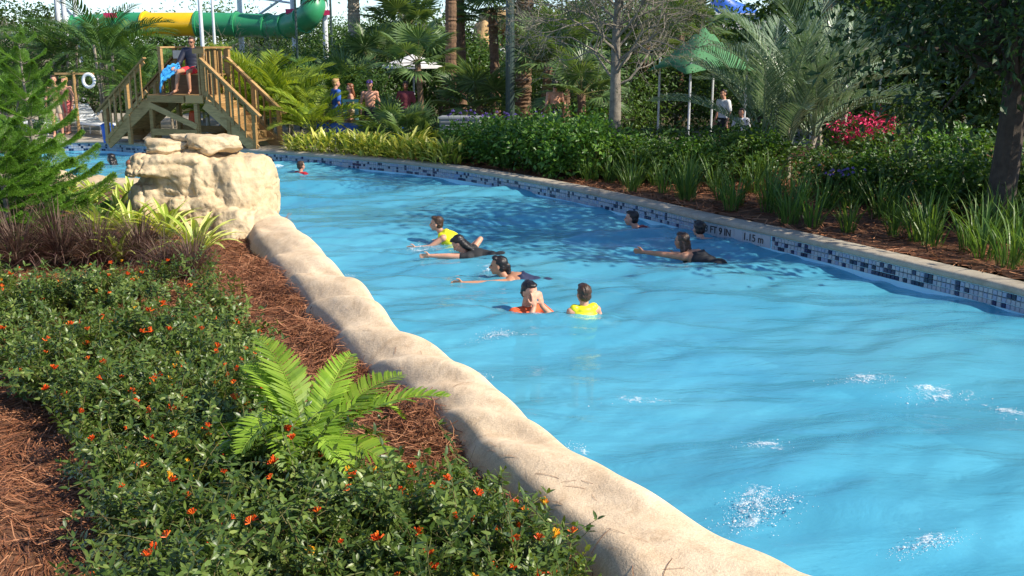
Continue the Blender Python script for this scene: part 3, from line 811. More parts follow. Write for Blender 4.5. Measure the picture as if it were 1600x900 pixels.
def cluster_crown(g, cen, rad, nclus, nleaf, size, tpl=LEAF4, shell=0.55, csz=0.28, seed=0, droop=0.2, smin=.7, smax=1.25, mat=0, flatten=0.75):
    r = np.random.default_rng(seed)
    d = r.normal(size=(nclus, 3)); d /= np.linalg.norm(d, axis=1)[:, None]
    rr = (shell + (1 - shell) * r.random(nclus)) ** 0.8
    rr *= 1 + 0.22 * (r.random(nclus) - .5)
    cc = np.array(cen) + d * rr[:, None] * np.array(rad)
    per = nleaf // nclus
    P = np.repeat(cc, per, 0); N = len(P)
    q = r.normal(size=(N, 3)) * np.array([1, 1, flatten]) * csz * np.mean(rad) * np.repeat(r.uniform(.55, 1.3, nclus), per)[:, None]
    D = r.normal(size=(N, 3)) * .7 + q / (np.mean(rad) * csz + 1e-6) * .5; D[:, 2] -= droop
    tone = np.clip(np.repeat(r.random(nclus), per) * .55 + r.random(N) * .45, 0, 1)
    g.scatter(tpl, P + q, frames(D, roll=r.uniform(-1.2, 1.2, N)), size * r.uniform(smin, smax, N), tone, mat)
    return cc

# ------------------------------------------------------------------ near bed: flowering ground cover
gc_px = [(-330, 432), (0, 436), (120, 430), (240, 428), (320, 434), (385, 480), (415, 525), (400, 575), (480, 650), (590, 735), (670, 705), (750, 722), (825, 778), (885, 850), (930, 960), (945, 1060),
         (120, 1060), (135, 900), (125, 860), (150, 800), (150, 740), (115, 655), (60, 605), (0, 545), (-330, 500)]
GC = [tuple(at(x, y, 0.5))[:2] for x, y in gc_px]
bald = [at(335, 800, 0.4), at(205, 690, .4)]
def sprig(seed, n=7, H=0.24):
    r = np.random.default_rng(seed); g = G()
    t = np.linspace(0, 1, 5); bx, by = r.normal(0, .07, 2)
    pts = np.stack([bx * t ** 2, by * t ** 2, H * t], 1)
    g.tube(pts, 0.0032 * (1.1 - .6 * t), 3, r.random(), cap=False, mat=1)
    P, D, S = [], [], []
    for i in range(n):
        u = 0.18 + 0.82 * i / (n - 1); base_ = np.array([bx * u * u, by * u * u, H * u]); a0 = i * 1.57 + r.normal(0, .25)
        for k_ in range(2 if i % 2 else 3):
            a = a0 + k_ * 2 * PI / (2 if i % 2 else 3)
            el = r.uniform(0.1, 0.6) + (0.4 if i == n - 1 else 0)
            D.append((math.cos(a) * math.cos(el), math.sin(a) * math.cos(el), math.sin(el))); P.append(base_); S.append(r.uniform(.035, .062) * (1.1 - .25 * u))
    g.scatter(LEAF, np.array(P), frames(D, roll=r.normal(0, .3, len(P))), S, r.random(len(P)))
    return g
sprigs = [sprig(i, 7 + i % 3, 0.15 + 0.02 * i) for i in range(4)]
Pg = np.array(GC); lo, hi = Pg.min(0), Pg.max(0)
NS = 5500
x = rng.uniform(lo[0], hi[0], NS * 9); y = rng.uniform(lo[1], hi[1], NS * 9)
ex = 0.10 * fbm(x * 2.2, y * 2.2, 123) * 4
ok = inpoly(x + ex, y + ex * .6, GC) & (x > -5.2) & ~inpoly(x, y, wallpoly)
for b_ in bald: ok &= ((x - b_.x) ** 2 / .22 ** 2 + (y - b_.y) ** 2 / .16 ** 2) > 1
ok &= ~((np.hypot(x - 0.0, y - 0) < 2.2))
ok &= rng.random(len(x)) < np.clip(-0.35 + 2.4 * (vnoise(x * 2.0, y * 2.0, 124)), 0.05, 1)
# thin out with distance: sprigs there are small in the picture
dd = np.hypot(x, y); ok &= rng.random(len(x)) < np.clip(7.0 / dd, 0.45, 1)
x, y = x[ok][:NS], y[ok][:NS]
hgt = 0.03 + 0.46 * vnoise(x * 1.5, y * 1.5, 125) * (0.55 + .45 * vnoise(x * 4, y * 4, 126))
z = bed_z(x, y) + hgt * rng.uniform(0.0, 1.0, len(x)) ** .6 - 0.03
D = rdirs(len(x), 0.45, 1.0)
Rz = frames(np.stack([D[:, 2], rng.normal(0, .3, len(x)), -D[:, 0]], 1), up=(0, 1, 0.0))
# build frames with local Z along D
def frames_z(D, ang):
    Zx = D / np.linalg.norm(D, axis=1)[:, None]
    Xx = np.cross(np.stack([-np.sin(ang), np.cos(ang), np.zeros_like(ang)], 1), Zx); Xx /= np.linalg.norm(Xx, axis=1)[:, None]
    return np.stack([Xx, np.cross(Zx, Xx), Zx], 2)
Rz = frames_z(D, rng.uniform(0, 2 * PI, len(x)))
g = G(); sel = rng.integers(0, 4, len(x)); S = rng.uniform(.8, 1.3, len(x))
for i in range(4):
    q = sel == i
    for (V_, F_, r_, m_) in zip(sprigs[i].v, sprigs[i].f, sprigs[i].r, sprigs[i].m):
        off = F_.min()
        # each block holds its own vertices
        n_q = q.sum(); nv = len(V_)
        W = np.einsum('nij,kj->nki', Rz[q], V_) * S[q][:, None, None] + np.stack([x, y, z], 1)[q][:, None]
        FF = (F_ - off)[None] + (np.arange(n_q) * nv)[:, None, None]
        tone = np.clip(np.tile(r_, n_q) * .65 + np.repeat(rng.random(n_q), len(F_)) * .45 - .05, 0, 1)
        g.add(W, FF.reshape(-1, F_.shape[1]), tone, m_[0])
gc = g.obj('flowering_ground_cover', [M['gc_leaf'], M['stem']])
tag(gc, 'dark green leafy ground cover dotted with orange flowers in the near bed', 'ground cover', kind='stuff')
def flower(seed, n=9):
    r = np.random.default_rng(seed); g = G()
    for i in range(n):
        a = r.uniform(0, 2 * PI); el = r.uniform(.05, 1.3); d = np.array([math.cos(a) * math.cos(el), math.sin(a) * math.cos(el), math.sin(el)])
        l = r.uniform(.022, .036); t = np.linspace(0, 1, 4)
        pts = d * l * t[:, None] + np.array([0, 0, .006]) * (t ** 2)[:, None]
        g.tube(pts, np.array([.0022, .0032, .0036, .0052]), 4, r.random(), cap=False)
    g.tube([(0, 0, -.07), (0, 0, -.03), (0, 0, 0.004)], .002, 3, .2, cap=False, mat=1)
    return g
fl_me = [flower(i, 8 + 2 * i).mesh('flower', [M['flower_o'], M['stem']]) for i in range(3)] + [flower(9, 7).mesh('flower', [M['flower_y'], M['stem']])]
top = z + 0.18 * S * D[:, 2]
order = rng.permutation(len(x))
placed = []
fr_ = random.Random(5)
for i in order:
    if len(placed) >= 240: break
    p = (x[i] + D[i, 0] * .18 * S[i], y[i] + D[i, 1] * .18 * S[i], top[i] + .02)
    if z[i] - bed_z(x[i:i + 1], y[i:i + 1])[0] < 0.35 * hgt[i]: continue
    if y[i] > 11.5 or any((p[0] - q[0]) ** 2 + (p[1] - q[1]) ** 2 < .07 ** 2 for q in placed): continue
    placed.append(p)
    f = link('flower', fl_me[fr_.choice([0, 0, 1, 1, 2, 2, 3])], gc, p, (fr_.uniform(-.4, .4), fr_.uniform(-.4, .4), fr_.uniform(0, 6)), fr_.uniform(.6, 1.25))

# ------------------------------------------------------------------ near bed: cycad, fountain grass, variegated plants, conifer
cb = at(482, 752, 0.28)
cy = empty('cycad', cb, 'bright green cycad with arching feathery fronds among the orange flowers', 'cycad')
cyf = [pinnate(0.80, 38, 0.165, 0.019, M['cycad'], arch=1.0, droop=.25, vee=.30, fwd=.45, rach=.007, seed=i, start=.16) for i in range(3)]
cyl = [pinnate(0.80, 38, 0.17, 0.019, M['cycad'], arch=2.2, droop=.3, vee=.30, fwd=.45, rach=.007, seed=i + 5, start=.16) for i in range(2)]
g = G(); g.lathe([(0.0, .20), (.05, .19), (.075, .12), (.085, .04), (.08, -.05)], 12); g.obj('trunk', M['palm_bark'], cy)
for (az, p, s_, me, rl) in [(118, 66, .98, cyf[0], .3), (142, 56, .9, cyf[1], -.3), (158, 48, .85, cyl[0], .2), (165, 30, .72, cyl[1], .1), (60, 62, .85, cyf[2], .3),
                         (35, 50, .9, cyf[0], .2), (10, 44, 1.05, cyf[1], -.1), (-20, 35, .85, cyl[0], .1), (-60, 60, .80, cyl[1], 0.0), (-95, 66, .85, cyl[0], .2),
                         (-130, 55, .75, cyl[1], -.2), (80, 40, .8, cyf[2], 0), (-45, 15, .7, cyf[2], 0), (190, 45, .72, cyl[0], 0), (-75, 70, .8, cyl[0], .3), (-110, 72, .85, cyl[1], -.2), (20, 62, .85, cyl[1], .1), (140, 66, .8, cyf[2], .2), (-150, 62, .75, cyl[0], .2), (48, 36, .75, cyl[0], .0)]:
    link('frond', me, cy, (0, 0, .16), (rl, -R_(p), R_(az)), s_ * 1.14)

def grass_clump(seed, n=420, H=.72, w=.008, spread=1.5, mat='purple_grass', seg=5, base_r=.08):
    r = np.random.default_rng(seed); g = G()
    for i in range(n):
        a = r.uniform(0, 2 * PI); b = base_r * math.sqrt(r.random())
        blade(g, a + r.normal(0, .4), r.uniform(.02, spread * .72), H * r.uniform(.5, 1.1), w * r.uniform(.6, 1.2), r.uniform(.3, 2.2), seg, r.random(), (b * math.cos(a), b * math.sin(a), 0), fold=.2)
    return g.mesh('blades', M[mat])
pg = [grass_clump(i) for i in range(2)]
for i, (px, py, s_, lb) in enumerate([(30, 415, 1.15, 'leftmost purple brown fountain grass clump below the conifer'), (95, 410, 1.2, 'purple brown fountain grass clump with arching blades right below the conifer trunk'), (222, 408, 1.0, 'purple brown fountain grass clump between two variegated plants'),
                                      (300, 432, .9, 'small dry purple grass clump beside the drooping variegated leaves'), (-60, 425, 1.1, 'purple fountain grass clump cut by the left picture edge'), (62, 392, 1.1, 'purple brown grass clump farther back between the two leftmost clumps'), (152, 412, 1.05, 'purple brown grass clump right of the conifer, in front of the variegated plants'), (258, 428, .8, 'low purple grass clump at the edge of the flowering ground cover')]):
    p = at(px, py, .3)
    e = empty('fountain_grass', p, lb, 'ornamental grass', 'purple fountain grasses', i * 1.3, s_); link('blades', pg[i % 2], e)
lf_me = []
for i in range(6):
    g = G(); r0 = np.random.default_rng(i)
    # half the leaf bright, half deep: cream striped straps
    blade(g, 0, .0, 0.60, .066, 1.0 + .25 * (i % 3), 7, r0.uniform(.3, 1), fold=.4)
    for m_ in range(len(g.r[0])): pass
    rr = np.array(g.r[0]); rr = np.where(np.arange(len(rr)) % 2 == 0, .12 + .15 * r0.random(), .8 + .2 * r0.random()); g.r[0] = rr
    lf_me.append(g.mesh('leaf', M['ginger_pale']))
def strap_plant(name, p, label, cat, group, n, s_, seed, meshes=lf_me, tilt=(.1, .9)):
    e = empty(name, p, label, cat, group); r = random.Random(seed)
    for i in range(n):
        a = i * 2.4 + r.uniform(-.3, .3)
        th = tilt[0] + (tilt[1] - tilt[0]) * (i + .5) / n
        link('leaf', r.choice(meshes), e, (.03 * math.cos(a), .03 * math.sin(a), 0), (0, th, a), s_ * r.uniform(.8, 1.15))
    return e
for i, (px, py, s_, n, lb) in enumerate([(310, 402, 1.1, 34, 'variegated yellow striped plant arching over the pine straw, nearest the rock'), (262, 375, 1.1, 32, 'variegated plant with upright pale striped leaves in front of the rock'),
                                        (205, 375, 1.05, 32, 'yellow green variegated plant left of the rock face'), (165, 375, 1.0, 30, 'yellow green variegated plant at the conifer branch tips'), (185, 408, .8, 24, 'small bright yellow variegated plant among the purple grass'),
                                        (135, 350, 1.0, 28, 'variegated plant half hidden under the conifer branches'), (232, 350, .95, 28, 'variegated plant at the foot of the rock, left corner'), (185, 338, .95, 26, 'variegated plant in the second row left of the rock'), (150, 318, .95, 24, 'variegated plant by the low rock ledge'), (105, 330, 1.0, 24, 'variegated plant behind the conifer trunk'), (205, 318, .85, 22, 'variegated plant between the low rock ledge and the outcrop')]):
    strap_plant('variegated_plant', at(px, py, .3), lb, 'plant', 'variegated plants by the rock', n, s_, i)

# feathery conifer at the left
NEEDLE = (np.array([(0, 0, 0), (0.5, -0.12, 0.0), (1, 0, .05), (0.5, 0.12, 0.0)], float), np.array([(0, 1, 2), (0, 2, 3)]))
def conifer(name, p, label, H, R0, seed, rz=0):
    e = empty(name, p, label, 'conifer', None, rz); r = np.random.default_rng(seed)
    t = np.linspace(0, 1, 14)
    G().tube(np.stack([.03 * np.sin(t * 5), 0 * t, H * t - .1], 1), .045 * (1.05 - t) + .006, 8).obj('trunk', M['bark'], e)
    nw = 11
    bm_ = []
    for v_ in range(4):
        g = G(); L = 1.0; tt = np.linspace(0, 1, 9)
        bz = -0.10 * tt + 0.24 * tt ** 2.2
        bp_ = np.stack([tt, .03 * np.sin(tt * 4 + v_), bz], 1)
        g.tube(bp_, .012 * (1.1 - tt), 4, .3, cap=False, mat=1)
        # fern-like branchlets both sides, each a needled rope
        for k_ in range(30):
            u = .14 + .86 * k_ / 29; c_ = np.array([np.interp(u, tt, bp_[:, j_]) for j_ in range(3)])
            for sg in (-1, 1):
                l = .40 * math.sin(PI * (.22 + .72 * u)) * r.uniform(.85, 1.1)
                f = .8 + .3 * u; d = np.array([math.sin(f), sg * math.cos(f), .12]); 
                q = np.linspace(0, 1, 6); pts = c_ + d * l * q[:, None] + np.array([0, 0, -.16]) * l * (q ** 2)[:, None]
                N = 52; qq = r.random(N); P = c_ + d * l * qq[:, None] + np.array([0, 0, -.16]) * l * (qq ** 2)[:, None]
                an = r.uniform(0, 2 * PI, N); pr = np.stack([-d[1] * np.cos(an), d[0] * np.cos(an), np.sin(an)], 1)
                D = d * .9 + pr * .75
                g.scatter(NEEDLE, P, frames(D, roll=r.uniform(-1, 1, N)), r.uniform(.035, .055, N), np.clip(.25 + .5 * r.random() + .25 * r.random(N), 0, 1))
        bm_.append(g.mesh('branch', [M['conifer'], M['bark']]))
    i = 0
    for w_ in range(nw):
        u = .06 + .90 * w_ / (nw - 1); nb_ = 6 if w_ < nw - 2 else 4
        for b in range(nb_):
            a = b * 2 * PI / nb_ + w_ * .55 + r.normal(0, .12)
            s_ = R0 * (1 - u) ** .8 * r.uniform(.85, 1.1) + .16
            up_ = .05 + .55 * u
            link('branch', bm_[i % 4], e, (0, 0, H * u), (r.normal(0, .12), -up_ + r.normal(0, .06), a), s_); i += 1
    # leader tip
    link('branch', bm_[0], e, (0, 0, H * .97), (0, -1.4, 0), .22)
    return e
conifer('feathery_conifer', (*atd(62, 330, 13.4).xy, .3), 'feathery bright green young conifer at the left edge of the bed', 2.6, .88, 4)
conifer('feathery_conifer', (*atd(-15, 330, 15.0).xy, .3), 'second feathery conifer farther back at the left edge', 3.0, .95, 12, 2.0)
conifer('feathery_conifer', (*atd(8, 330, 12.6).xy, .3), 'small feathery conifer with low branches at the left edge', 1.55, .75, 8, 1.0)
# ------------------------------------------------------------------ far bank planting
def gp(px, d, z=0.2):
    return Vector(((px - 800) / 1600 * d / 1.016, d, z))
rs = random.Random(21)

# strappy lilies along the coping
lily = []
for i in range(4):
    g = G(); r = np.random.default_rng(40 + i)
    for j in range(40):
        a = r.uniform(0, 2 * PI); b = .13 * math.sqrt(r.random())
        blade(g, a + r.normal(0, .4), r.uniform(.0, .5), r.uniform(.34, .78), r.uniform(.014, .026), r.uniform(.1, 1.5), 6, r.random(), (b * math.cos(a), b * math.sin(a), 0), fold=.4)
    lily.append(g.mesh('leaves', M['strap']))
farlen = seg[-1]
pts = []
s_r = s_first - 0.6
s_l = seg[np.argmin(np.linalg.norm(FAR - np.array(at(705, 266, .19))[:2], axis=1))]
ss = s_r
while ss < s_l:
    p, t_, o_ = along(ss)
    q = p + o_ * rs.uniform(.75, 1.35); pts.append(q)
    if rs.random() < .8: pts.append(p + t_ * rs.uniform(-.2, .2) + o_ * rs.uniform(1.6, 2.3))
    if rs.random() < .6: pts.append(p + t_ * rs.uniform(-.3, .3) + o_ * rs.uniform(2.5, 3.3))
    ss += rs.uniform(.34, .55)
for i, q in enumerate(pts):
    z_ = float(far_z(np.array([q[0]]), np.array([q[1]]))[0])
    e = empty('lily_clump', (q[0], q[1], z_), 'clump of upright green strap leaves in the rows along the far coping', 'plant', 'strap leaved lilies along the far coping', rs.uniform(0, 6), rs.uniform(.8, 1.25))
    link('leaves', lily[i % 4], e)

# variegated ginger row between stand and hedge
ging = []
for i in range(3):
    g = G(); r = np.random.default_rng(60 + i)
    for j in range(95):
        a = r.uniform(0, 2 * PI); b = .32 * math.sqrt(r.random()); h0 = r.uniform(.03, .36)
        blade(g, a + r.normal(0, .8), r.uniform(.3, 1.1), r.uniform(.25, .40), r.uniform(.04, .065), r.uniform(.4, 1.3), 5, r.random(), (b * math.cos(a), b * math.sin(a), h0), fold=.35, wbase=.25)
    for j in range(14):
        a = r.uniform(0, 2 * PI); b = .3 * math.sqrt(r.random()); g.tube([(b * .5 * math.cos(a), b * .5 * math.sin(a), 0), (b * math.cos(a), b * math.sin(a), .45)], .008, 4, .1, cap=False)
    ging.append(g.mesh('leaves', M['ginger']))
gx = [(462, 24.7), (492, 24.4), (520, 24.2), (548, 23.9), (575, 23.6), (600, 23.3), (628, 23.0), (652, 22.7), (676, 22.4), (698, 22.1), (640, 23.8), (590, 24.4)]
for i, (px, d) in enumerate(gx):
    e = empty('ginger_clump', gp(px, d, .2), 'yellow green variegated ginger clump in the row right of the wooden stand', 'plant', 'variegated gingers on the far bank', rs.uniform(0, 6), rs.uniform(.9, 1.2))
    link('leaves', ging[i % 3], e)

# hedge shrubs
def shrub_mesh(seed, mat, R0=.62, H=.95, n=1500, size=.10, tpl=WLEAF):
    g = G(); r = np.random.default_rng(seed)
    cc = cluster_crown(g, (0, 0, H * .56), (R0, R0, H * .48), 46, n, size, tpl, .55, .25, seed, droop=-.25)
    for c_ in cc[::2]:
        t = np.linspace(0, 1, 4)[:, None]; g.tube(np.array([0, 0, 0]) + t * (c_ - np.array([0, 0, 0])) * np.array([1, 1, 1]), .009, 4, .2, cap=False, mat=1)
    return g.mesh('foliage', [mat, M['stem']])
sh = [shrub_mesh(i, M['hedge']) for i in range(3)]
shd = [shrub_mesh(10 + i, M['mid_leaf'], .7, 1.0) for i in range(3)]
for i, (px, d, s_) in enumerate([(725, 22.7, .85), (757, 22.2, .9), (790, 21.9, .95), (822, 21.3, .95), (856, 20.9, 1.05), (893, 20.3, 1.1), (930, 20.0, 1.05), (770, 23.2, 1.0), (840, 22.4, 1.05), (905, 21.5, 1.15)]):
    e = empty('hedge_shrub', gp(px, d, .2), 'leafy bright green shrub in the hedge left of the grey trunk', 'shrub', 'bright hedge shrubs', rs.uniform(0, 6), s_)
    link('foliage', sh[i % 3], e)
for i, (px, d, s_) in enumerate([(985, 20.2, .85), (1018, 19.7, .8), (1055, 20.3, .85), (1090, 19.5, .8), (1125, 20.0, .85), (1160, 19.4, .9), (1195, 19.8, .9), (1040, 21.2, .9), (1110, 21.2, .9), (1180, 21.0, .95), (1290, 18.0, .8), (1330, 17.4, .75), (1375, 17.0, .8),
                                 (1420, 16.6, .9), (1470, 16.4, .85), (1520, 15.6, .9), (1570, 15.2, .9), (1400, 18.6, 1.0), (1480, 18.2, 1.1), (1560, 17.6, 1.1), (1630, 15.5, 1.0)]):
    e = empty('hedge_shrub', gp(px, d, .2), 'shaded green shrub in the hedge right of the grey trunk', 'shrub', 'shaded hedge shrubs', rs.uniform(0, 6), s_)
    link('foliage', (sh if i % 3 == 0 else shd)[i % 3], e)
# violet agapanthus
for i, (px, d) in enumerate([(718, 24.0), (745, 23.9), (778, 24.0), (800, 23.6), (850, 23.4), (1310, 16.2), (1340, 16.0)]):
    e = empty('violet_flower_plant', gp(px, d, .2), 'small plant with violet flower heads behind the bright hedge' if i < 5 else 'small plant with violet flowers near the pink bush', 'plant', 'violet flowered plants', rs.uniform(0, 6), 1.0 if i < 5 else .7)
    link('leaves', lily[i % 4], e)
    g = G(); r = np.random.default_rng(i)
    for j in range(9):
        a = r.uniform(0, 6.28); q = r.uniform(.05, .3); h = r.uniform(.8, 1.05); g.tube([(0, 0, 0), (q * .6 * math.cos(a), q * .6 * math.sin(a), h * .6), (q * math.cos(a), q * math.sin(a), h)], .004, 3, .5, cap=False, mat=1)
        D = rdirs(14, -.2, 1); g.scatter(LEAF4, np.tile([q * math.cos(a), q * math.sin(a), h], (14, 1)), frames(D), np.full(14, .055))
    link('flower_heads', g.mesh('flower_heads', [M['violet'], M['strap']]), e)

# areca palms (lime) and darker feather palms
ar = [pinnate(1.75, 30, .46, .034, M['frond_lime'], arch=1.15, droop=.55, vee=.45, fwd=.7, rach=.014, seed=i + 70, start=.25) for i in range(4)]
fg = [pinnate(2.0, 32, .50, .036, M['frond_green'], arch=1.2, droop=.6, vee=.4, fwd=.7, rach=.016, seed=i + 80, start=.22) for i in range(4)]
def areca(px, d, label, s_=1.0, n=20, mesh=ar, seed=0, h=.5):
    e = empty('feather_palm', gp(px, d, .2), label, 'palm', None, seed, s_); r = random.Random(seed + 3)
    g = G()
    for j in range(7):
        a = j * .9 + r.random(); b = r.uniform(.05, .22); hh = h * r.uniform(.7, 1.5)
        g.tube([(b * math.cos(a), b * math.sin(a), -.1), (b * 1.3 * math.cos(a), b * 1.3 * math.sin(a), hh * .5), (b * 1.7 * math.cos(a), b * 1.7 * math.sin(a), hh)], .03, 6)
    g.obj('stems', M['palm_bark_grey'], e)
    fronds(e, mesh, n, (0, 0, h), 1.35, .45, r, .75, 1.15)
for i, (px, d, s_, m_, h, lb) in enumerate([
    (392, 27.6, 1.15, ar, .5, 'lime green feather palm right behind the wooden stand stairs'), (488, 26.0, 1.0, ar, .35, 'lime green feather palm right of the stand, in front'),
    (445, 27.4, 1.15, ar, .5, 'large lime green feather palm left of the people in the background'), (415, 28.5, 1.25, ar, .7, 'lime feather palm at the back below the green slide'),
    (352, 28.5, 1.0, ar, .5, 'yellowish feather palm behind the lifeguard'), (226, 29.5, 1.1, fg, .9, 'dark green feather palm behind the left stair of the stand'), (168, 30.5, 1.3, fg, 1.5, 'feather palm left of the stand with arching fronds'),
    (272, 31.0, 1.1, ar, .7, 'yellow green feather palm below the yellow slide section'), (105, 32.0, 1.25, fg, 1.5, 'feather palm behind the bathers at the left'),
    (520, 29.5, 1.1, fg, .6, 'dark feather palm behind the people in the background'), (60, 30.0, 1.0, fg, .9, 'feather palm at the far left behind the conifer'), (310, 33.0, 1.0, fg, .9, 'feather palm in the gap behind the stand'), (5, 32.0, 1.15, fg, 1.1, 'feather palm at the left picture edge')]):
    areca(px, d, lb, s_, 20, m_, i, h)

# big silvery feather palm on the right
sv = [pinnate(2.5, 46, .58, .030, M['frond_silver'], arch=.95, droop=.45, vee=.5, fwd=.8, rach=.018, seed=i + 90, start=.2) for i in range(3)]
def clump_palm(px, d, label, stems, seed, smin, smax, n):
    e = empty('silver_palm', gp(px, d, .22), label, 'palm'); r = random.Random(seed)
    for (sx, sy, h, lx) in stems:
        G().tube(np.array([(sx, sy, -.1), (sx + lx * .3, sy, h * .5), (sx + lx, sy, h)]), [.085, .07, .06], 9).obj('stem', M['palm_bark_grey'], e)
        for i in range(n):
            a = i * 2.4 + r.uniform(-.3, .3) + sx * 3; p = 1.5 - .85 * ((i + .5) / n) ** .9 + r.uniform(-.08, .08)
            link('frond', sv[i % 3], e, (sx + lx, sy, h - .05), (r.uniform(-.2, .2), -p, a), r.uniform(smin, smax))
clump_palm(1232, 20.3, 'big silvery green clump of feather palms with upright stems right of the green canopy', [(-.35, 0, .7, -.12), (.05, .2, 1.1, .05), (.4, -.05, .8, .15), (.0, -.25, .45, -.02)], 4, .95, 1.3, 9)
clump_palm(1300, 23.8, 'second silvery feather palm clump behind the big one', [(-.2, 0, 1.0, -.1), (.3, .1, 1.4, .1)], 9, .8, 1.1, 9)

# fan palms
ff = [fanfrond(.75, .62, 26, M['fan'], i, rmat=M['stem']) for i in range(3)]
def fanpalm(px, d, h, label, n=20, s_=1.0, seed=0, tr=(.11, .09), bark='palm_bark', p0=1.4, p1=-.2):
    e = empty('fan_palm', gp(px, d, .15), label, 'palm', None, seed * .7, 1.0)
    if h > .3: link('trunk', palm_trunk(h, tr[0], tr[1], M[bark], .12 if seed % 2 else -.1, seed, int(h * 16) + 8), e)
    lean = (.12 if seed % 2 else -.1) if h > .3 else 0
    r = random.Random(seed)
    for i in range(n):
        a = i * 2.4 + r.uniform(-.2, .2); p = p0 + (p1 - p0) * ((i + .5) / n) ** .8
        f = link('frond', ff[i % 3], e, (lean, .3 * lean, h - .12), (r.uniform(-.3, .3), -p, a), s_ * r.uniform(.85, 1.1))
for i, (px, d, h, n, s_, lb, tr_, bk_) in enumerate([
    (660, 26.0, 2.25, 16, .95, 'fan palm with thin trunk in front of the white parasol', (.08, .07), 'palm_bark'),
    (640, 24.9, .25, 18, .9, 'low fan palm clump right of the blue counter', (.1, .1), 'palm_bark'), (682, 25.0, .2, 14, .75, 'low fan palm clump beside the grey cabinet', (.1, .1), 'palm_bark'),
    (618, 25.2, .5, 14, .9, 'fan palm clump at the end of the blue counter', (.1, .1), 'palm_bark'),
    (704, 30.0, 6.5, 24, 1.5, 'tall fan palm with brown trunk left of the green lamp post', (.17, .15), 'palm_bark'), (722, 33.0, 6.8, 24, 1.5, 'tall fan palm behind the lamp post, second trunk', (.17, .15), 'palm_bark'),
    (556, 36.0, 4.6, 24, 1.5, 'tall fan palm with pale trunk right of the green slide', (.24, .2), 'palm_bark_grey'), (817, 31.0, 4.3, 24, 1.3, 'fan palm with shaggy reddish trunk right of the lamp post', (.24, .26), 'palm_bark'),
    (775, 32.0, 3.6, 22, 1.2, 'fan palm with leaning trunk left of the lamp post', (.16, .14), 'palm_bark'), (850, 28.0, 2.2, 20, 1.2, 'fan palm with drooping grey green leaves left of the bare tree', (.14, .12), 'palm_bark'),
    (885, 29.0, 2.5, 20, 1.2, 'fan palm behind the branches of the bare tree', (.14, .12), 'palm_bark'), (910, 25.5, 1.5, 16, 1.0, 'yellow green fan palm low behind the bare tree', (.12, .1), 'palm_bark'),
    (540, 31.0, 1.2, 20, 1.15, 'dark fan palm above the walking people', (.12, .1), 'palm_bark'), (590, 33.0, 2.0, 20, 1.2, 'fan palm left of the parasol', (.12, .1), 'palm_bark'),
    (745, 28.5, 1.0, 20, 1.15, 'fan palm above the grey cabinet', (.12, .1), 'palm_bark'), (1285, 30.0, 4.2, 24, 1.2, 'fan palm with brown trunk behind the silver palm', (.2, .18), 'palm_bark'),
    (1062, 33.0, 3.0, 22, 1.3, 'fan palm left of the white roof', (.15, .13), 'palm_bark'), (1000, 31.0, 2.6, 20, 1.2, 'fan palm behind the bare tree crown', (.15, .13), 'palm_bark'), (645, 37.0, 3.2, 22, 1.3, 'fan palm at the back above the parasol', (.15, .13), 'palm_bark')]):
    fanpalm(px, d, h, lb, n, s_, i, tr_, bk_)

# bare twiggy tree in the middle
def branchy(g, p, d, L, r0, depth, rr, tips, spread=.65, up=.12, mat=0):
    n = 4; pts = [np.array(p)]; d = np.array(d, float)
    for i in range(n):
        d = d + rr.normal(0, .16, 3) + np.array([0, 0, up]); d /= np.linalg.norm(d); pts.append(pts[-1] + d * L / n)
    rad = np.linspace(r0, r0 * .6, n + 1)
    g.tube(np.array(pts), rad, 6 if r0 > .015 else 3, .5, cap=False, mat=mat)
    if depth == 0: tips.append((pts[-1], d)); return
    for i in range(3 if depth > 1 else 4):
        q = pts[rr.integers(2, n + 1)]; dd = d + rr.normal(0, spread, 3); dd /= np.linalg.norm(dd)
        branchy(g, q, dd, L * rr.uniform(.6, .85), r0 * .55, depth - 1, rr, tips, spread, up, mat)
e = empty('bare_tree', gp(957, 20.6, .2), 'grey trunked tree with a sparse twiggy crown on the far bank', 'tree')
rr = np.random.default_rng(2); g = G(); tips = []
t = np.linspace(0, 1, 16)
trunk_pts = np.stack([.03 * np.sin(t * 6) + .10 * t, 0 * t, 3.9 * t - .1], 1)
g2 = G(); g2.tube(trunk_pts, .125 * (1.15 - .75 * t ** 1.2), 12); g2.obj('trunk', M['bark'], e, smooth=True)
limbs = []
for i in range(24):
    u = .48 + .52 * (i / 23); q = np.array([np.interp(u, t, trunk_pts[:, k_]) for k_ in range(3)]); a = i * 2.4
    d = np.array([math.cos(a), math.sin(a), .28 + .5 * u]); branchy(g, q, d, 1.15 * (1.25 - .5 * u), .028, 4, rr, tips, .6, .01)
g.obj('branches', M['twig'], e)
g = G(); P = np.repeat(np.array([q for q, _ in tips]), 3, 0); N = len(P); P = P + rr.normal(0, .10, (N, 3))
g.scatter(LEAF4, P, frames(rr.normal(size=(N, 3)) + np.array([0, 0, -.3])), rr.uniform(.035, .07, N)); g.obj('leaves', M['olive_leaf'], e)

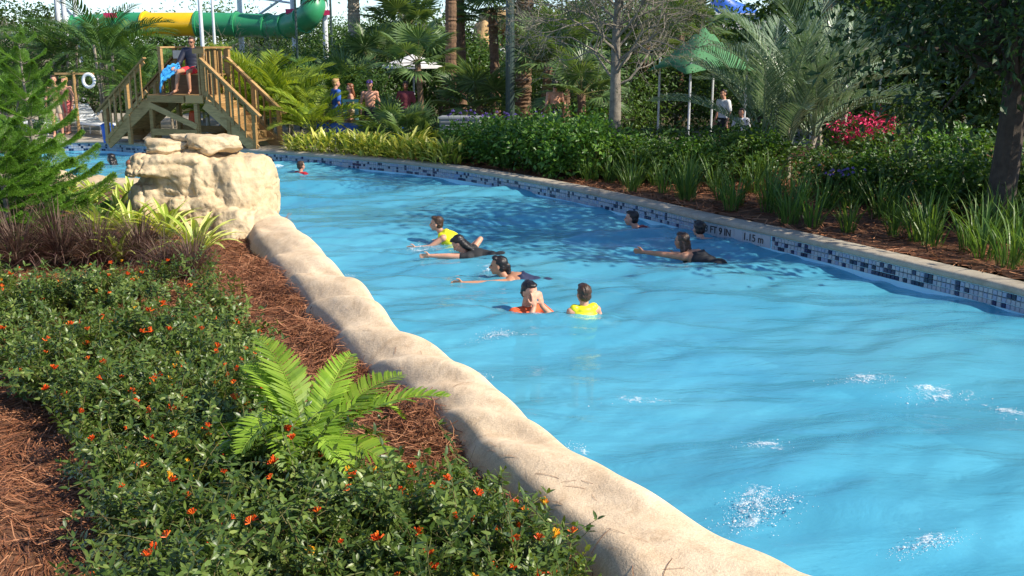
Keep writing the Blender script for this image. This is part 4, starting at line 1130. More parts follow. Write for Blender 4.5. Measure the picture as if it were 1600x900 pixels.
# broadleaf trees
def tree_meshes(seed, mat, H, R0, zc, n, size, bark, nclus=70, csz=.2, trunk_r=.16, shell=.45):
    r = np.random.default_rng(seed); g = G()
    cc = cluster_crown(g, (0, 0, zc), (R0, R0, (H - zc)), nclus, n, size, LEAF4, shell, csz, seed)
    crown = g.mesh('crown', mat)
    g = G(); t = np.linspace(0, 1, 8)
    h0 = max(zc - (H - zc) * .35, .6)
    g.tube(np.stack([.08 * np.sin(4 * t), .06 * np.sin(3 * t + 1), (h0 + .3) * t - .15], 1), trunk_r * (1.25 - .5 * t), 10)
    for c_ in cc[::3]:
        b = np.array([0, 0, h0 * r.uniform(.6, 1.0)]); mid = (b + c_) / 2 + np.array([0, 0, .15 * (H - zc)]) * r.uniform(-.4, .8)
        g.tube(resample([b, mid, c_], n=6), np.linspace(trunk_r * .42, .012, 6), 5, cap=False)
    return crown, g.mesh('trunk', bark)
def tree(tm, p, label, rz=0, s_=1.0, group=None, name='broadleaf_tree'):
    e = empty(name, p, label, 'tree', group, rz, s_); link('trunk', tm[1], e); link('crown', tm[0], e); return e
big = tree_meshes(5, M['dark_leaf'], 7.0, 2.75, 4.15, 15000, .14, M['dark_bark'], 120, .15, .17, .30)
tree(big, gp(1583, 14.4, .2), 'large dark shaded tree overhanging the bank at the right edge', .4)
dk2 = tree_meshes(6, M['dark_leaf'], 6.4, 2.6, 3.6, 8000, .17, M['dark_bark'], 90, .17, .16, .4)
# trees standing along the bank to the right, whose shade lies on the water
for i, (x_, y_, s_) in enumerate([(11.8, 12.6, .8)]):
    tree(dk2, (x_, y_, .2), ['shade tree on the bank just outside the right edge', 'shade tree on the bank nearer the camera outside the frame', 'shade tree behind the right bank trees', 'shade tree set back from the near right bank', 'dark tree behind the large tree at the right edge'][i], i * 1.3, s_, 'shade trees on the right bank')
tm = [tree_meshes(20 + i, M['mid_leaf'], 5.6 + .5 * i, 2.4, 3.0, 7500, .27, M['bark'], 80, .22, .15, .25) for i in range(4)]
lowt = [tree_meshes(30 + i, M['mid_leaf'], 3.4, 1.9, 1.6, 3600, .17, M['bark'], 60, .2, .1, .4) for i in range(3)]
bgT = [(1430, 29, .9), (1530, 31, 1.0), (1600, 27, .95), (1245, 38, .85), (1100, 40, .72), (1020, 41, .80), (930, 44, .78), (870, 46, .72), (700, 48, .70), (600, 50, .62), (640, 46, .62),
       (560, 50, .58), (520, 56, .56), (1340, 40, 1.0), (1450, 42, 1.2), (1560, 40, 1.2), (1650, 32, 1.1), (180, 55, .66), (265, 57, .64), (345, 54, .70), (420, 56, .72), (495, 58, .66), (60, 50, .70), (-30, 46, .75), (120, 60, .7)]
for i, (px, d, s_) in enumerate(bgT):
    tree(tm[i % 4], gp(px, d, .1), 'broadleaf tree in the dense green backdrop behind the far bank', i * 1.7, s_, 'backdrop trees')
bgL = [(560, 35, .9), (610, 36.5, .9), (690, 35, 1.0), (740, 36, .9), (960, 30, .7), (1030, 31, .7), (1120, 32, .75), (900, 33, .75), (840, 35, .8), (790, 37, .75), (530, 38, .85), (470, 40, .85), (400, 42, .8), (340, 38, .75), (260, 42, .75),
       (200, 40, .8), (140, 42, .8), (80, 40, .8), (20, 38, .9), (-40, 36, 1.0), (1310, 29, .7), (1400, 24, .55), (1190, 30, .75), (450, 33, .65), (580, 29, .6)]
for i, (px, d, s_) in enumerate(bgL):
    tree(lowt[i % 3], gp(px, d, .1), 'low bushy tree filling the understorey behind the palms', i * 2.1, s_, 'understorey trees', 'bushy_tree')
# thin leafless tree left of the slide
for i, (px, d, s_, lb) in enumerate([(395, 36, .85, 'grey brown leafless tree in front of the green slide'), (45, 34, 1.0, 'thin leafless tree at the top left'), (655, 45, 1.1, 'leafless grey tree at the back by the white pole')]):
    e = empty('leafless_tree', gp(px, d, .1), lb, 'tree', None, 0, s_); rr = np.random.default_rng(70 + i); g = G(); tips = []
    G().tube([(0, 0, -.1), (.05, 0, 1.0), (0, .05, 2.2)], [.09, .075, .06], 8).obj('trunk', M['twig'], e)
    for j in range(10):
        a = j * 2.4; branchy(g, (0, 0, 1.2 + .1 * j), (math.cos(a), math.sin(a), .9), 1.0, .026, 3, rr, tips, .5, .05)
    g.obj('branches', M['twig'], e)
# pink bougainvillea
e = empty('pink_bush', gp(1352, 23.0, .15), 'bright pink flowering bush between the silver palm and the dark tree', 'shrub')
g = G(); cluster_crown(g, (0, 0, .62), (.85, .5, .42), 34, 900, .11, LEAF4, .5, .22, 7); g.obj('foliage', M['mid_leaf'], e)
g = G(); cluster_crown(g, (0, -.16, .80), (.82, .42, .32), 26, 620, .10, LEAF4, .5, .2, 8); g.obj('flowers', M['pink'], e)['kind'] = 'stuff'
for i, (px, py_) in enumerate([(1436, 88), (1444, 132), (1350, 200)]):
    pass
# ------------------------------------------------------------------ wooden lifeguard stand
M['wood'] = rnd_mat('weathered_timber', [(0.30, 0.175, 0.062), (0.39, 0.235, 0.092), (0.48, 0.305, 0.13)], 0.75, bump=0.3, bscale=60, objrand=True, grain=(6, (1, 1, 6)))
M['wood_bright'] = rnd_mat('bright_timber', [(0.42, 0.24, 0.09), (0.50, 0.30, 0.12)], 0.7, bump=0.3, bscale=60, objrand=True)  # brighter tone; paints sunlight on the right platform beam and the rail board
M['ply'] = rnd_mat('plywood', [(0.13, 0.083, 0.042), (0.16, 0.10, 0.05)], 0.75, bump=0.25, bscale=30, objrand=True, grain=(5, (1, 1, 5)))
st = empty('lifeguard_stand', gp(297, 26.2, .262), 'wooden lifeguard stand with stairs on both sides at the far poolside', 'lifeguard stand', None, R_(-20))
PZ, PX, Y0, Y1 = 1.26, .85, -.55, .60
def wb(name, a, b, w, t, mat='wood', up=(0, 0, 1)):
    return G().beam(a, b, w, t, up).obj(name, M[mat], st)
def wbox(name, c, d, mat='wood'):
    o = G().box(c, d).obj(name, M[mat], st); return o
for i in range(8):
    w = (Y1 - Y0) / 8; wbox('platform_board', (0, Y0 + (i + .5) * w, PZ - .02), (2 * PX, w - .008, .04))
wbox('platform_beam', (-.30, Y0 - .022, PZ - .10), (2 * PX - .60, .04, .17)); wbox('platform_beam', (0, Y1 + .022, PZ - .10), (2 * PX, .04, .17))
wbox('platform_beam', (.56, Y0 - .024, PZ - .09), (.50, .045, .19), 'wood_bright')  # right front beam, sunlight put into its brighter timber colour
for x_ in (-PX + .05, PX - .30):
    for y_ in (Y0 + .05, Y1 - .05): wbox('support_post', (x_, y_, (PZ - .2) / 2), (.10, .10, PZ - .2))
wb('cross_brace', (-PX + .02, Y0 - .02, PZ - .24), (PX - .28, Y0 - .02, .50), .035, .14)
wbox('lower_beam', (-.1, Y0 - .015, .34), (2 * PX - .35, .04, .16)); wbox('lower_beam', (-.1, Y1, .34), (2 * PX - .35, .04, .16))
wb('inner_beam', (PX - .30, Y0, .22), (PX - .30, Y1, .22), .05, .14); wbox('lower_shelf', (.45, 0, .24), (.5, .9, .03), 'wood_bright')
NR, RUN, RISE = 7, .205, PZ / 7
for sg in (-1, 1):
    xe = sg * (PX + NR * RUN)
    for y_ in (Y0 + .02, Y1 - .14):
        wb('stringer', (sg * (PX - .02), y_, PZ - .20), (xe - sg * .05, y_, -.02), .045, .26)
    for i in range(1, NR):
        x_ = sg * (PX + (i - .5) * RUN); z_ = PZ - i * RISE
        wbox('tread', (x_ + sg * .01, (Y0 + Y1 - .12) / 2, z_), (RUN + .03, Y1 - Y0 - .10, .04))
        wbox('riser', (x_ - sg * (RUN / 2 - .012), (Y0 + Y1 - .12) / 2, z_ + RISE / 2), (.022, Y1 - Y0 - .20, RISE - .045))
    for y_ in (Y0 - .045, Y1 - .10):
        x0, z0, x1, z1 = sg * (PX + .02), PZ + .86, xe - sg * .02, .90
        wb('handrail', (x0 - sg * .05, y_, z0 + .03), (x1 + sg * .16, y_, z1 - .10), .12, .04)
        wb('side_rail', (x0, y_ + .03, z0 - .07), (x1, y_ + .03, z1 - .075), .035, .085)
        wb('side_rail', (x0, y_ + .03, PZ + .08), (x1 - sg * .1, y_ + .03, .16), .035, .085)
        for u in (.45, .96):
            x_ = x0 + (x1 - x0) * u; zt = z0 + (z1 - z0) * u
            wbox('newel_post', (x_, y_ + .06, zt / 2 - .02), (.09, .09, zt - .04))
        for u in (.08, .20, .32, .57, .69, .81):
            x_ = x0 + (x1 - x0) * u; zt = z0 + (z1 - z0) * u; zb = PZ + (0.06 - PZ) * u
            wbox('baluster', (x_, y_ - .012, (zt + zb) / 2), (.036, .036, zt - zb))
# seat box and back surround
wbox('seat_panel', (.12, -.02, PZ + .235), (1.30, .025, .47), 'ply'); wbox('seat_panel', (-.52, .27, PZ + .235), (.025, .55, .47), 'ply')
wbox('seat_top', (.12, .26, PZ + .485), (1.34, .62, .03), 'wood_bright')
for x_, y_, h in ((-.80, -.02, 1.12), (-.80, .56, 1.12), (.80, .56, 1.12), (.80, -.02, 1.12), (.80, -.50, 1.12)):
    wbox('corner_post', (x_, y_, PZ + h / 2), (.09, .09, h), 'wood')
wb('top_rail', (-.88, .57, PZ + 1.14), (.88, .57, PZ + 1.14), .13, .04); wb('top_rail', (-.80, -.08, PZ + 1.142), (-.80, .50, PZ + 1.142), .12, .04)
wb('top_rail', (.80, -.56, PZ + 1.142), (.80, .50, PZ + 1.142), .20, .045); wbox('rail_board', (.74, -.54, PZ + 1.06), (.34, .03, .12), 'wood_bright')  # rail board carries its sunlight in the timber colour
for x_ in np.arange(-.66, .75, .17): wbox('back_slat', (x_, .585, PZ + .62), (.07, .025, .96))
for y_ in (-.34, -.20, .12, .28): wbox('baluster', (.80, y_, PZ + .56), (.036, .036, 1.08))
wbox('baluster', (.70, -.52, PZ + .42), (.045, .036, 1.15)); wbox('baluster', (.86, -.52, PZ + .42), (.045, .036, 1.15))
Mst = st.matrix_basis.copy() if False else Matrix.Translation(st.location) @ Matrix.Rotation(R_(-20), 4, 'Z')
def stp(x_, y_, z_): return Mst @ Vector((x_, y_, z_))

# things hung or kept on the stand
M['blue_cloth'] = plain('sky_blue_cloth', (0.05, 0.36, 0.75), 0.8, bump=.3, bscale=25)
M['red_foam'] = plain('orange_red_vinyl', (0.75, 0.085, 0.015), 0.5)
M['purple'] = plain('purple_plastic', (0.16, 0.05, 0.28), 0.45)
M['grey_box'] = plain('grey_plastic', (0.20, 0.23, 0.25), 0.6)
M['white'] = plain('white_paint', (0.72, 0.73, 0.72), 0.45, var=.06)
M['blue_paint'] = plain('blue_paint', (0.015, 0.10, 0.45), 0.45)
g = G(); g.lathe([(0, .42), (.05, .41), (.075, .36), (.08, .05), (.07, .01), (0, 0)], 14)
o = g.obj('rescue_tube', M['red_foam'], loc=stp(-.10, .15, .42), rot=(.0, .15, 0)); tag(o, 'orange red rescue float leaning under the stand platform', 'rescue float'); o.scale = (1.6, 1.1, 1)
g = G(); g.lathe([(0, .28), (.02, .28), (.025, .22), (.055, .17), (.06, .02), (.05, 0), (0, 0)], 12)
tag(g.obj('water_bottle', M['purple'], loc=stp(-.36, .50, PZ + .72)), 'purple bottle hanging on the back of the stand', 'bottle')
o = G().box((0, 0, .1), (.26, .12, .20)).obj('first_aid_box', M['grey_box'], loc=stp(-.62, .48, PZ + .86)); tag(o, 'small grey box fixed at the top left of the stand', 'box')
g = G(); g.lathe([(0, .45), (.03, .45), (.045, .40), (.05, .05), (.04, 0), (0, 0)], 10); g2 = g
tag(g.obj('red_float', M['red_foam'], loc=stp(-.62, .46, PZ + .40)), 'narrow orange float standing behind the seat box', 'float')

# bin, lifebuoy post, loungers at the left
bn = empty('blue_bin', gp(163, 26.6, .262), 'small blue bin left of the stand stairs', 'bin')
G().lathe([(.12, 0), (.15, .40), (.16, .42)], 16).obj('body', M['blue_paint'], bn); G().lathe([(.165, .42), (.17, .45), (.10, .50), (0, .51)], 16).obj('lid', M['blue_paint'], bn)
lb = empty('lifebuoy_stand', gp(118, 28.0, .262), 'post with crossbar holding a white lifebuoy ring at the left', 'lifebuoy stand')
G().tube([(0, 0, 0), (0, 0, 1.75)], .045, 8).obj('post', M['wood'], lb); G().beam((-.5, 0, 1.7), (.55, 0, 1.7), .04, .05).obj('crossbar', M['wood'], lb)
g = G(); an = np.linspace(0, 2 * PI, 25); g.tube(np.stack([.42 + .15 * np.cos(an), 0 * an - .06, 1.52 + .17 * np.sin(an)], 1), .045, 8, cap=False); g.obj('ring', M['white'], lb, smooth=True)
def lounger(p, rz, label):
    e = empty('white_lounger', p, label, 'lounger', 'white loungers at the left', rz)
    for i in range(9): G().box((-.85 + i * .13, 0, .34), (.10, .60, .03)).obj('slat', M['white'], e)
    for i in range(6): G().box((.34 + i * .10, 0, .36 + i * .085), (.10, .60, .03), Matrix.Rotation(-.7, 3, 'Y')).obj('slat', M['white'], e)
    for sx in (-.8, .3):
        for sy in (-.26, .26): G().tube([(sx, sy, 0), (sx, sy, .33)], .02, 6).obj('leg', M['white'], e)
    for sy in (-.31, .31): G().beam((-.9, sy, .33), (.35, sy, .33), .03, .04).obj('side_rail', M['white'], e)
for i, (px, d, rz) in enumerate([(118, 29.3, .4), (148, 28.6, 2.5), (70, 29.5, .2), (20, 29.0, .3)]):
    lounger(gp(px, d, .262), rz, ['white slatted lounger behind the lifebuoy post', 'tilted white lounger left of the stand stairs', 'white lounger behind the conifer', 'white lounger at the left picture edge'][i])

# ------------------------------------------------------------------ water slide and poles
M['green_grp'] = plain('green_fibreglass', (0.035, 0.27, 0.11), 0.35, var=.1, scale=2)
M['yellow_grp'] = plain('yellow_fibreglass', (0.80, 0.47, 0.01), 0.28, var=.08, scale=2)
M['steel'] = plain('white_steel', (0.62, 0.64, 0.65), 0.4, var=.06)
M['dark_pole'] = plain('dark_green_pole', (0.035, 0.06, 0.05), 0.45)
M['magenta'] = plain('magenta_panel', (0.55, 0.02, 0.10), 0.5)
sld = empty('tube_slide', gp(330, 46, .1), 'green tube water slide with one yellow section above the palms', 'water slide')
O = np.array(sld.location)
def sp(px, py, d): return np.array(atd(px, py, d)) - O
path = resample([sp(120, 42, 47), sp(200, 38, 46.5), sp(243, 38, 46.2), sp(328, 38, 46), sp(400, 40, 45.6), sp(440, 42, 45.0), sp(470, 34, 44.2), sp(488, 16, 43.8), sp(488, -12, 44.5), sp(465, -45, 45.5), sp(420, -70, 46.5)], n=121)
cut = [0, 16, 25, 42, 55, 66, 74, 82, 90, 100, 110, 120]
for i in range(len(cut) - 1):
    a, b = cut[i], cut[i + 1]; xm = path[(a + b) // 2][0] + O[0]; pxm = 800 + xm / 46 * 1600
    mt = 'yellow_grp' if 240 < pxm < 330 else 'green_grp'
    sct = G().tube(path[a:b + 1], .50, 24, cap=False).obj('tube_section', M[mt], sld, smooth=True)
    t_ = path[a + 1] - path[a]; t_ /= np.linalg.norm(t_)
    G().tube([path[a] - t_ * .05, path[a] - t_ * .049, path[a] + t_ * .049, path[a] + t_ * .05], [.50, .565, .565, .50], 24, cap=False).obj('flange', M[mt], sct)
for px, d in ((90, 47.5), (100, 46.5), (118, 46.8), (375, 46.8), (458, 44.6), (507, 44.0)):
    q = sp(px, 20, d); o = G().tube([(q[0], q[1], -.1), (q[0], q[1], 6.0)], .11, 10).obj('support_column', M['steel'], sld)
q0, q1 = sp(458, 18, 44.6), sp(507, 20, 44.0)
for q in (q0, q1, sp(174, 24, 46.0)): G().box((q[0], q[1] - .15, q[2]), (.55, .10, .20)).obj('bracket', M['magenta'], sld)
for a, b in (((400, 26, 46), (458, -14, 44.7)), ((458, 5, 44.6), (380, -6, 46.5)), ((90, 0, 47), (118, 30, 46.8))):
    G().tube([sp(*a), sp(*b)], .05, 6).obj('strut', M['steel'], sld)
b2 = empty('blue_slide', gp(1146, 47, .1), 'short piece of blue tube slide above the white roof', 'water slide')
O2 = np.array(b2.location)
sct = G().tube(resample([np.array(atd(1118, -4, 46)) - O2, np.array(atd(1140, 14, 46)) - O2, np.array(atd(1172, 26, 47)) - O2], n=10), .42, 20).obj('tube_section', M['blue_paint'], b2, smooth=True)
G().tube([(0, 0, -.1), (0, 0, 3.6)], .1, 8).obj('support_column', M['steel'], b2)
for i, (px, d, r_, h, mt, lb_) in enumerate([(322, 28.2, .055, 7.0, 'steel', 'thick white pole right behind the lifeguard'), (341, 28.8, .04, 7.0, 'steel', 'thin white pole right of the lifeguard'), (468, 30.0, .035, 6.5, 'dark_pole', 'thin dark pole in front of the green slide bend'),
                                    (654, 40, .05, 7.0, 'steel', 'thin white pole above the fan palms'), (163, 33, .045, 3.4, 'steel', 'white pole among the left feather palms'), (845, 40, .06, 5.5, 'steel', 'short white pole right of the shaggy palm trunk'), (522, 42, .05, 5.0, 'dark_pole', 'dark pole right of the slide bend')]):
    e = empty('pole', gp(px, d, .1), lb_, 'pole'); G().tube([(0, 0, -.1), (0, 0, h)], [r_, r_ * .85], 10, cap=True).obj('shaft', M[mt], e, smooth=False)
    G().lathe([(r_ * 2.2, 0), (r_ * 2.2, .06), (r_ * 1.2, .10)], 12).obj('base', M[mt], e)
e = empty('lamp_post', gp(797, 27.0, .12), 'thick dark green lamp post in the middle background', 'lamp post')
G().tube([(0, 0, 0), (0, 0, 3), (0, 0, 6.2)], [.125, .115, .09], 14).obj('shaft', M['dark_pole'], e, smooth=False)
G().lathe([(.22, 0), (.22, .12), (.17, .2), (.15, .55), (.13, .6)], 16).obj('base', M['dark_pole'], e)
G().lathe([(.09, 6.1), (.22, 6.2), (.26, 6.55), (.12, 6.75), (0, 6.8)], 16).obj('lantern', M['dark_pole'], e)

# ------------------------------------------------------------------ parasol, canopies, counter, cabinet, buildings
M['canvas'] = plain('white_canvas', (0.62, 0.61, 0.60), 0.85, var=.06)
M['green_canvas'] = leaf_mat('green_canvas', [(0.12, 0.34, 0.15), (0.13, 0.36, 0.16)], .8, .35, tcol=(1.1, 1.2, 1.0))
e = empty('parasol', gp(647, 30, .13), 'white market parasol behind the fan palm', 'parasol')
G().tube([(0, 0, 0), (0, 0, 2.3)], .03, 8).obj('pole', M['steel'], e); G().lathe([(.3, 0), (.3, .08), (.05, .12)], 16).obj('base', M['grey_box'], e)
g = G(); V = [(0, 0, 2.32)] + [(.90 * math.cos(a), .90 * math.sin(a), 2.0 + .0) for a in np.arange(8) * PI / 4 + .2] + [(.90 * math.cos(a), .90 * math.sin(a), 1.93) for a in np.arange(8) * PI / 4 + .2]
g.add(V, np.array([(0, 1 + i, 1 + (i + 1) % 8) for i in range(8)])); g.add(V, np.array([(1 + i, 9 + i, 9 + (i + 1) % 8, 1 + (i + 1) % 8) for i in range(8)])); g.obj('canopy', M['canvas'], e)
def canopy(px, d, w, zb, za, rz, label):
    e = empty('shade_canopy', gp(px, d, .13), label, 'canopy', 'green shade canopies', rz)
    n = 12; u = np.linspace(-1, 1, n + 1); X, Y = np.meshgrid(u, u); m_ = np.maximum(np.abs(X), np.abs(Y)); cn = np.abs(X) * np.abs(Y)
    sag = 1 - .16 * (m_ ** 3) * (1 - cn)                           # edges drawn in between the corners
    Z = zb + (za - zb) * (1 - m_) ** 1.25 - .18 * cn
    V = np.stack([X * w / 2 * sag, Y * w / 2 * sag, Z], -1).reshape(-1, 3); i = np.arange(n)[:, None] * (n + 1); j = np.arange(n)[None]
    g = G(); g.add(V, np.stack([i + j, i + j + 1, i + n + 2 + j, i + n + 1 + j], -1).reshape(-1, 4)); o = g.obj('canvas', M['green_canvas'], e, smooth=True)
    md = o.modifiers.new('thick', 'SOLIDIFY'); md.thickness = .012
    for sx in (-1, 1):
        for sy in (-1, 1): G().tube([(sx * w * .36, sy * w * .36, 0), (sx * w * .36, sy * w * .36, zb + (za - zb) * .19)], .03, 8).obj('pole', M['steel'], e)
canopy(1096, 26.5, 2.2, 2.1, 3.05, .35, 'green canvas shade canopy left of the silver palm')
canopy(1322, 27, 1.6, 1.95, 2.7, .5, 'green canvas shade canopy tip right of the silver palm')
ct = empty('blue_counter', gp(558, 26.0, .2), 'curved blue counter wall with yellow waves behind the gingers', 'counter')
an = np.linspace(-.5, .5, 22); Rr = 2.3
def cyl(px_, pz, off): return (Rr * math.sin(px_), Rr - Rr * math.cos(px_) - off, pz)
g = G(); V = [cyl(a, z_, 0) for z_ in (0, .62) for a in an] + [cyl(a, z_, -.12) for z_ in (0, .62) for a in an]
F = [(i, i + 1, 23 + i, 22 + i) for i in range(21)] + [(44 + i, 66 + i, 67 + i, 45 + i) for i in range(21)]
g.add(V, np.array(F)); g.obj('wall', M['blue_paint'], ct, smooth=True)
g = G(); V = [cyl(a, z_, o_) for z_ in (.621, .68) for o_ in (.05, -.2) for a in an]; g.add(V, np.array([(i, i + 1, 23 + i, 22 + i) for i in range(21)] + [(44 + i, 45 + i, 67 + i, 66 + i) for i in range(21)] + [(i, 44 + i, 45 + i, i + 1) for i in range(21)])); g.obj('counter_top', M['palm_bark'], ct)
M['wave_yellow'] = plain('wave_yellow', (0.50, 0.42, 0.05), .5)
for k_, a0 in enumerate((-.38, -.20, -.02, .16, .32)):
    t = np.linspace(0, 1, 12); P = np.array([cyl(a0 + .10 * math.sin(u * 3) + .05 * u, .60 - .56 * u, .012) for u in t])
    G().tube(P, .03 * (1.1 - .5 * t), 6, flat=.4).obj('wave', M['wave_yellow'], ct)
tp = empty('teal_post', gp(549, 26.9, .2), 'pale teal gate frame between the walking people', 'gate')
M['teal'] = plain('teal_paint', (0.16, 0.36, 0.33), .5)
for x_ in (-.18, .12): G().box((x_, 0, .55), (.09, .09, 1.1)).obj('post', M['teal'], tp)
G().box((-.03, 0, 1.12), (.42, .10, .06)).obj('top_bar', M['teal'], tp)
cb_ = empty('grey_cabinet', gp(728, 24.8, .2), 'low grey louvred cabinet behind the violet flowers', 'cabinet', None, -.1)
M['grey_metal'] = plain('grey_metal', (0.23, 0.25, 0.26), .5)
G().box((-.12, 0, .42), (.95, .6, .80)).obj('body', M['grey_metal'], cb_); G().box((.52, -.05, .32), (.34, .55, .62)).obj('side_box', M['grey_metal'], cb_)
for i in range(8): G().box((-.12, -.31, .14 + i * .085), (.90, .03, .05), Matrix.Rotation(.4, 3, 'X')).obj('louvre', M['grey_metal'], cb_)
G().box((-.12, 0, .845), (1.02, .66, .04)).obj('lid', M['grey_metal'], cb_)
bd = empty('rockwork_building', gp(792, 47, .1), 'golden tan rockwork building with an open niche at the back', 'building')
M['gold_rock'] = sandy('golden_rockwork', [(0.40, 0.25, 0.10), (0.55, 0.36, 0.16), (0.66, 0.46, 0.24)], 1.2, 20)
for i, (c_, sz) in enumerate([((-1.0, 0, 1.6), (1.1, 1.6, 4.2)), ((1.25, 0, 1.6), (1.0, 1.6, 3.8)), ((0.1, .2, 3.55), (2.9, 1.8, 1.0)), ((.1, 1.0, 1.6), (2.6, .7, 4.0)), ((.05, -.1, .9), (2.2, 1.6, 1.7)), ((-2.3, .3, .9), (2.2, 1.6, 2.3)), ((2.3, .4, .9), (1.8, 1.6, 2.6))]):
    V, F = boulder(sz, 200 + i, sub=4, rough=.2, power=4); g = G(); g.add(V, F); g.obj('rock_wall', M['gold_rock'], bd, smooth=True, loc=c_)
wb_ = empty('white_roofed_building', gp(1150, 44, .1), 'building with a white flat roof behind the canopies', 'building')
G().box((0, 1.5, 1.55), (3.2, 3.0, 3.1)).obj('wall', M['stucco'], wb_)
G().box((0, 1.5, 3.42), (3.5, 3.4, .62)).obj('roof', M['white'], wb_); G().box((0, 1.5, 3.76), (3.7, 3.6, .07)).obj('roof_edge', M['white'], wb_)
tw = empty('terracotta_planter', gp(1350, 22.2, .15), 'low terracotta planter wall below the pink bush', 'planter')
M['terracotta'] = plain('terracotta', (0.36, 0.13, 0.06), .8)
for i in range(7): G().box((-.72 + i * .24, 0, .12), (.232, .22, .24)).obj('block', M['terracotta'], tw)
G().box((0, 0, .262), (1.72, .28, .04)).obj('cap', M['terracotta'], tw)

# ------------------------------------------------------------------ people
def skin_mat(name, col): return plain(name, col, .5, var=.08, scale=14, spec=.35, sss=.12)
M['skin'] = skin_mat('fair_skin', (0.56, 0.29, 0.19)); M['skin_tan'] = skin_mat('tan_skin', (0.44, 0.215, 0.125)); M['skin_dark'] = skin_mat('brown_skin', (0.17, 0.075, 0.042))
def hair_mat(name, col):
    k = NT(name); nz = k.noise(60, 4, .6, stretch=(1, 1, .15))
    k.l(k.ramp([(.3, tuple(c * .5 for c in col)), (.7, tuple(c * 1.5 for c in col))], nz), k.p.inputs['Base Color']); k.p.inputs['Roughness'].default_value = .38
    k.l(k.bump(nz, .7, .01), k.p.inputs['Normal']); return k.m
M['hair_dark'] = hair_mat('dark_hair', (0.012, 0.009, 0.008)); M['hair_brown'] = hair_mat('brown_hair', (0.055, 0.028, 0.014)); M['hair_blond'] = hair_mat('blond_hair', (0.38, 0.24, 0.09)); M['hair_red'] = hair_mat('auburn_hair', (0.18, 0.06, 0.02))
def cloth(name, col, rough=.8): return plain(name, col, rough, var=.14, scale=9, bump=.25, bscale=35)
M['c_yellow'] = cloth('yellow_vinyl', (0.80, 0.76, 0.012), .45); M['c_navy'] = cloth('navy_cloth', (0.012, 0.02, 0.06)); M['c_black'] = cloth('black_cloth', (0.015, 0.016, 0.018)); M['c_orange'] = cloth('orange_shirt', (0.70, 0.11, 0.03))
M['c_red'] = cloth('red_cloth', (0.60, 0.02, 0.035)); M['c_blue'] = cloth('blue_cloth', (0.025, 0.11, 0.46)); M['c_maroon'] = cloth('maroon_cloth', (0.16, 0.03, 0.04)); M['c_white'] = cloth('white_cloth', (0.68, 0.68, 0.68)); M['c_pink'] = cloth('pink_cloth', (0.62, 0.14, 0.13)); M['c_tan'] = cloth('tan_cloth', (0.42, 0.33, 0.22))
M['c_purple'] = cloth('purple_cap', (0.10, 0.06, 0.25)); M['c_jacket'] = cloth('dark_navy_jacket', (0.016, 0.018, 0.035), .55); M['eye'] = plain('eye_dark', (0.02, 0.015, 0.012), .2); M['lips'] = plain('lips', (0.36, 0.12, 0.09), .45)
def stripes():
    k = NT('blue_striped_cloth'); w = k.n('ShaderNodeTexWave'); w.inputs['Scale'].default_value = 9; tc = k.n('ShaderNodeTexCoord'); k.l(tc.outputs['Object'], w.inputs[0])
    k.l(k.ramp([(.45, (0.05, 0.32, 0.62)), (.55, (0.70, 0.75, 0.78))], w.outputs[1]), k.p.inputs['Base Color']); k.p.inputs['Roughness'].default_value = .8; return k.m
M['c_stripe'] = stripes()

_ico = {}
def ico(sub):
    if sub not in _ico:
        bm = bmesh.new(); bmesh.ops.create_icosphere(bm, subdivisions=sub, radius=1.0)
        _ico[sub] = (np.array([v.co for v in bm.verts]), np.array([[v.index for v in f.verts] for f in bm.faces])); bm.free()
    return _ico[sub]
class Flesh:
    """closed primitives that a voxel remesh fuses into one continuous surface"""
    def __init__(s): s.g = G()
    def cap(s, a, b, r0, r1):
        a, b = np.array(a, float), np.array(b, float); d = b - a; L = np.linalg.norm(d)
        if L < 1e-6: return s
        z = d / L; x = np.cross(z, (1, 0, 0) if abs(z[0]) < .9 else (0, 1, 0)); x /= np.linalg.norm(x); y = np.cross(z, x)
        n = 14; prof = [(r0 * math.cos(t), -r0 * math.sin(t)) for t in np.linspace(PI / 2 * .98, 0, 5)] + [(r1 * math.cos(t), L + r1 * math.sin(t)) for t in np.linspace(0, PI / 2 * .98, 5)]
        an = np.arange(n) * 2 * PI / n
        V = np.array([a + z * h + (x * math.cos(t) + y * math.sin(t)) * r for r, h in prof for t in an]); k = len(prof)
        i = np.arange(k - 1)[:, None] * n; j = np.arange(n)[None]; j2 = (j + 1) % n
        s.g.add(V, np.stack([i + j, i + j2, i + n + j2, i + n + j], -1).reshape(-1, 4))
        o = s.g.n - len(V); s.g.f.append(np.array([list(range(n))[::-1]]) + o); s.g.r.append(np.zeros(1)); s.g.m.append(np.zeros(1, int)); s.g.f.append(np.array([list(range((k - 1) * n, k * n))]) + o); s.g.r.append(np.zeros(1)); s.g.m.append(np.zeros(1, int))
        return s
    def ell(s, c, r, Rm=None):
        V, F = ico(3); V = V * np.array(r)
        if Rm is not None: V = V @ np.array(Rm).T
        s.g.add(V + np.array(c), F); return s
    def build(s, name, mat, parent, voxel, smooth=3, factor=.5):
        me = s.g.mesh('tmp', mat); o = link('tmp', me)
        m_ = o.modifiers.new('r', 'REMESH'); m_.mode = 'VOXEL'; m_.voxel_size = voxel
        if smooth: q = o.modifiers.new('s', 'SMOOTH'); q.iterations = smooth; q.factor = factor
        dg = bpy.context.evaluated_depsgraph_get(); dg.update()
        out = bpy.data.meshes.new_from_object(o.evaluated_get(dg)); bpy.data.objects.remove(o); bpy.data.meshes.remove(me)
        out.materials.clear(); out.materials.append(mat); out.polygons.foreach_set('use_smooth', np.ones(len(out.polygons), bool)); out.name = name
        return link(name, out, parent)
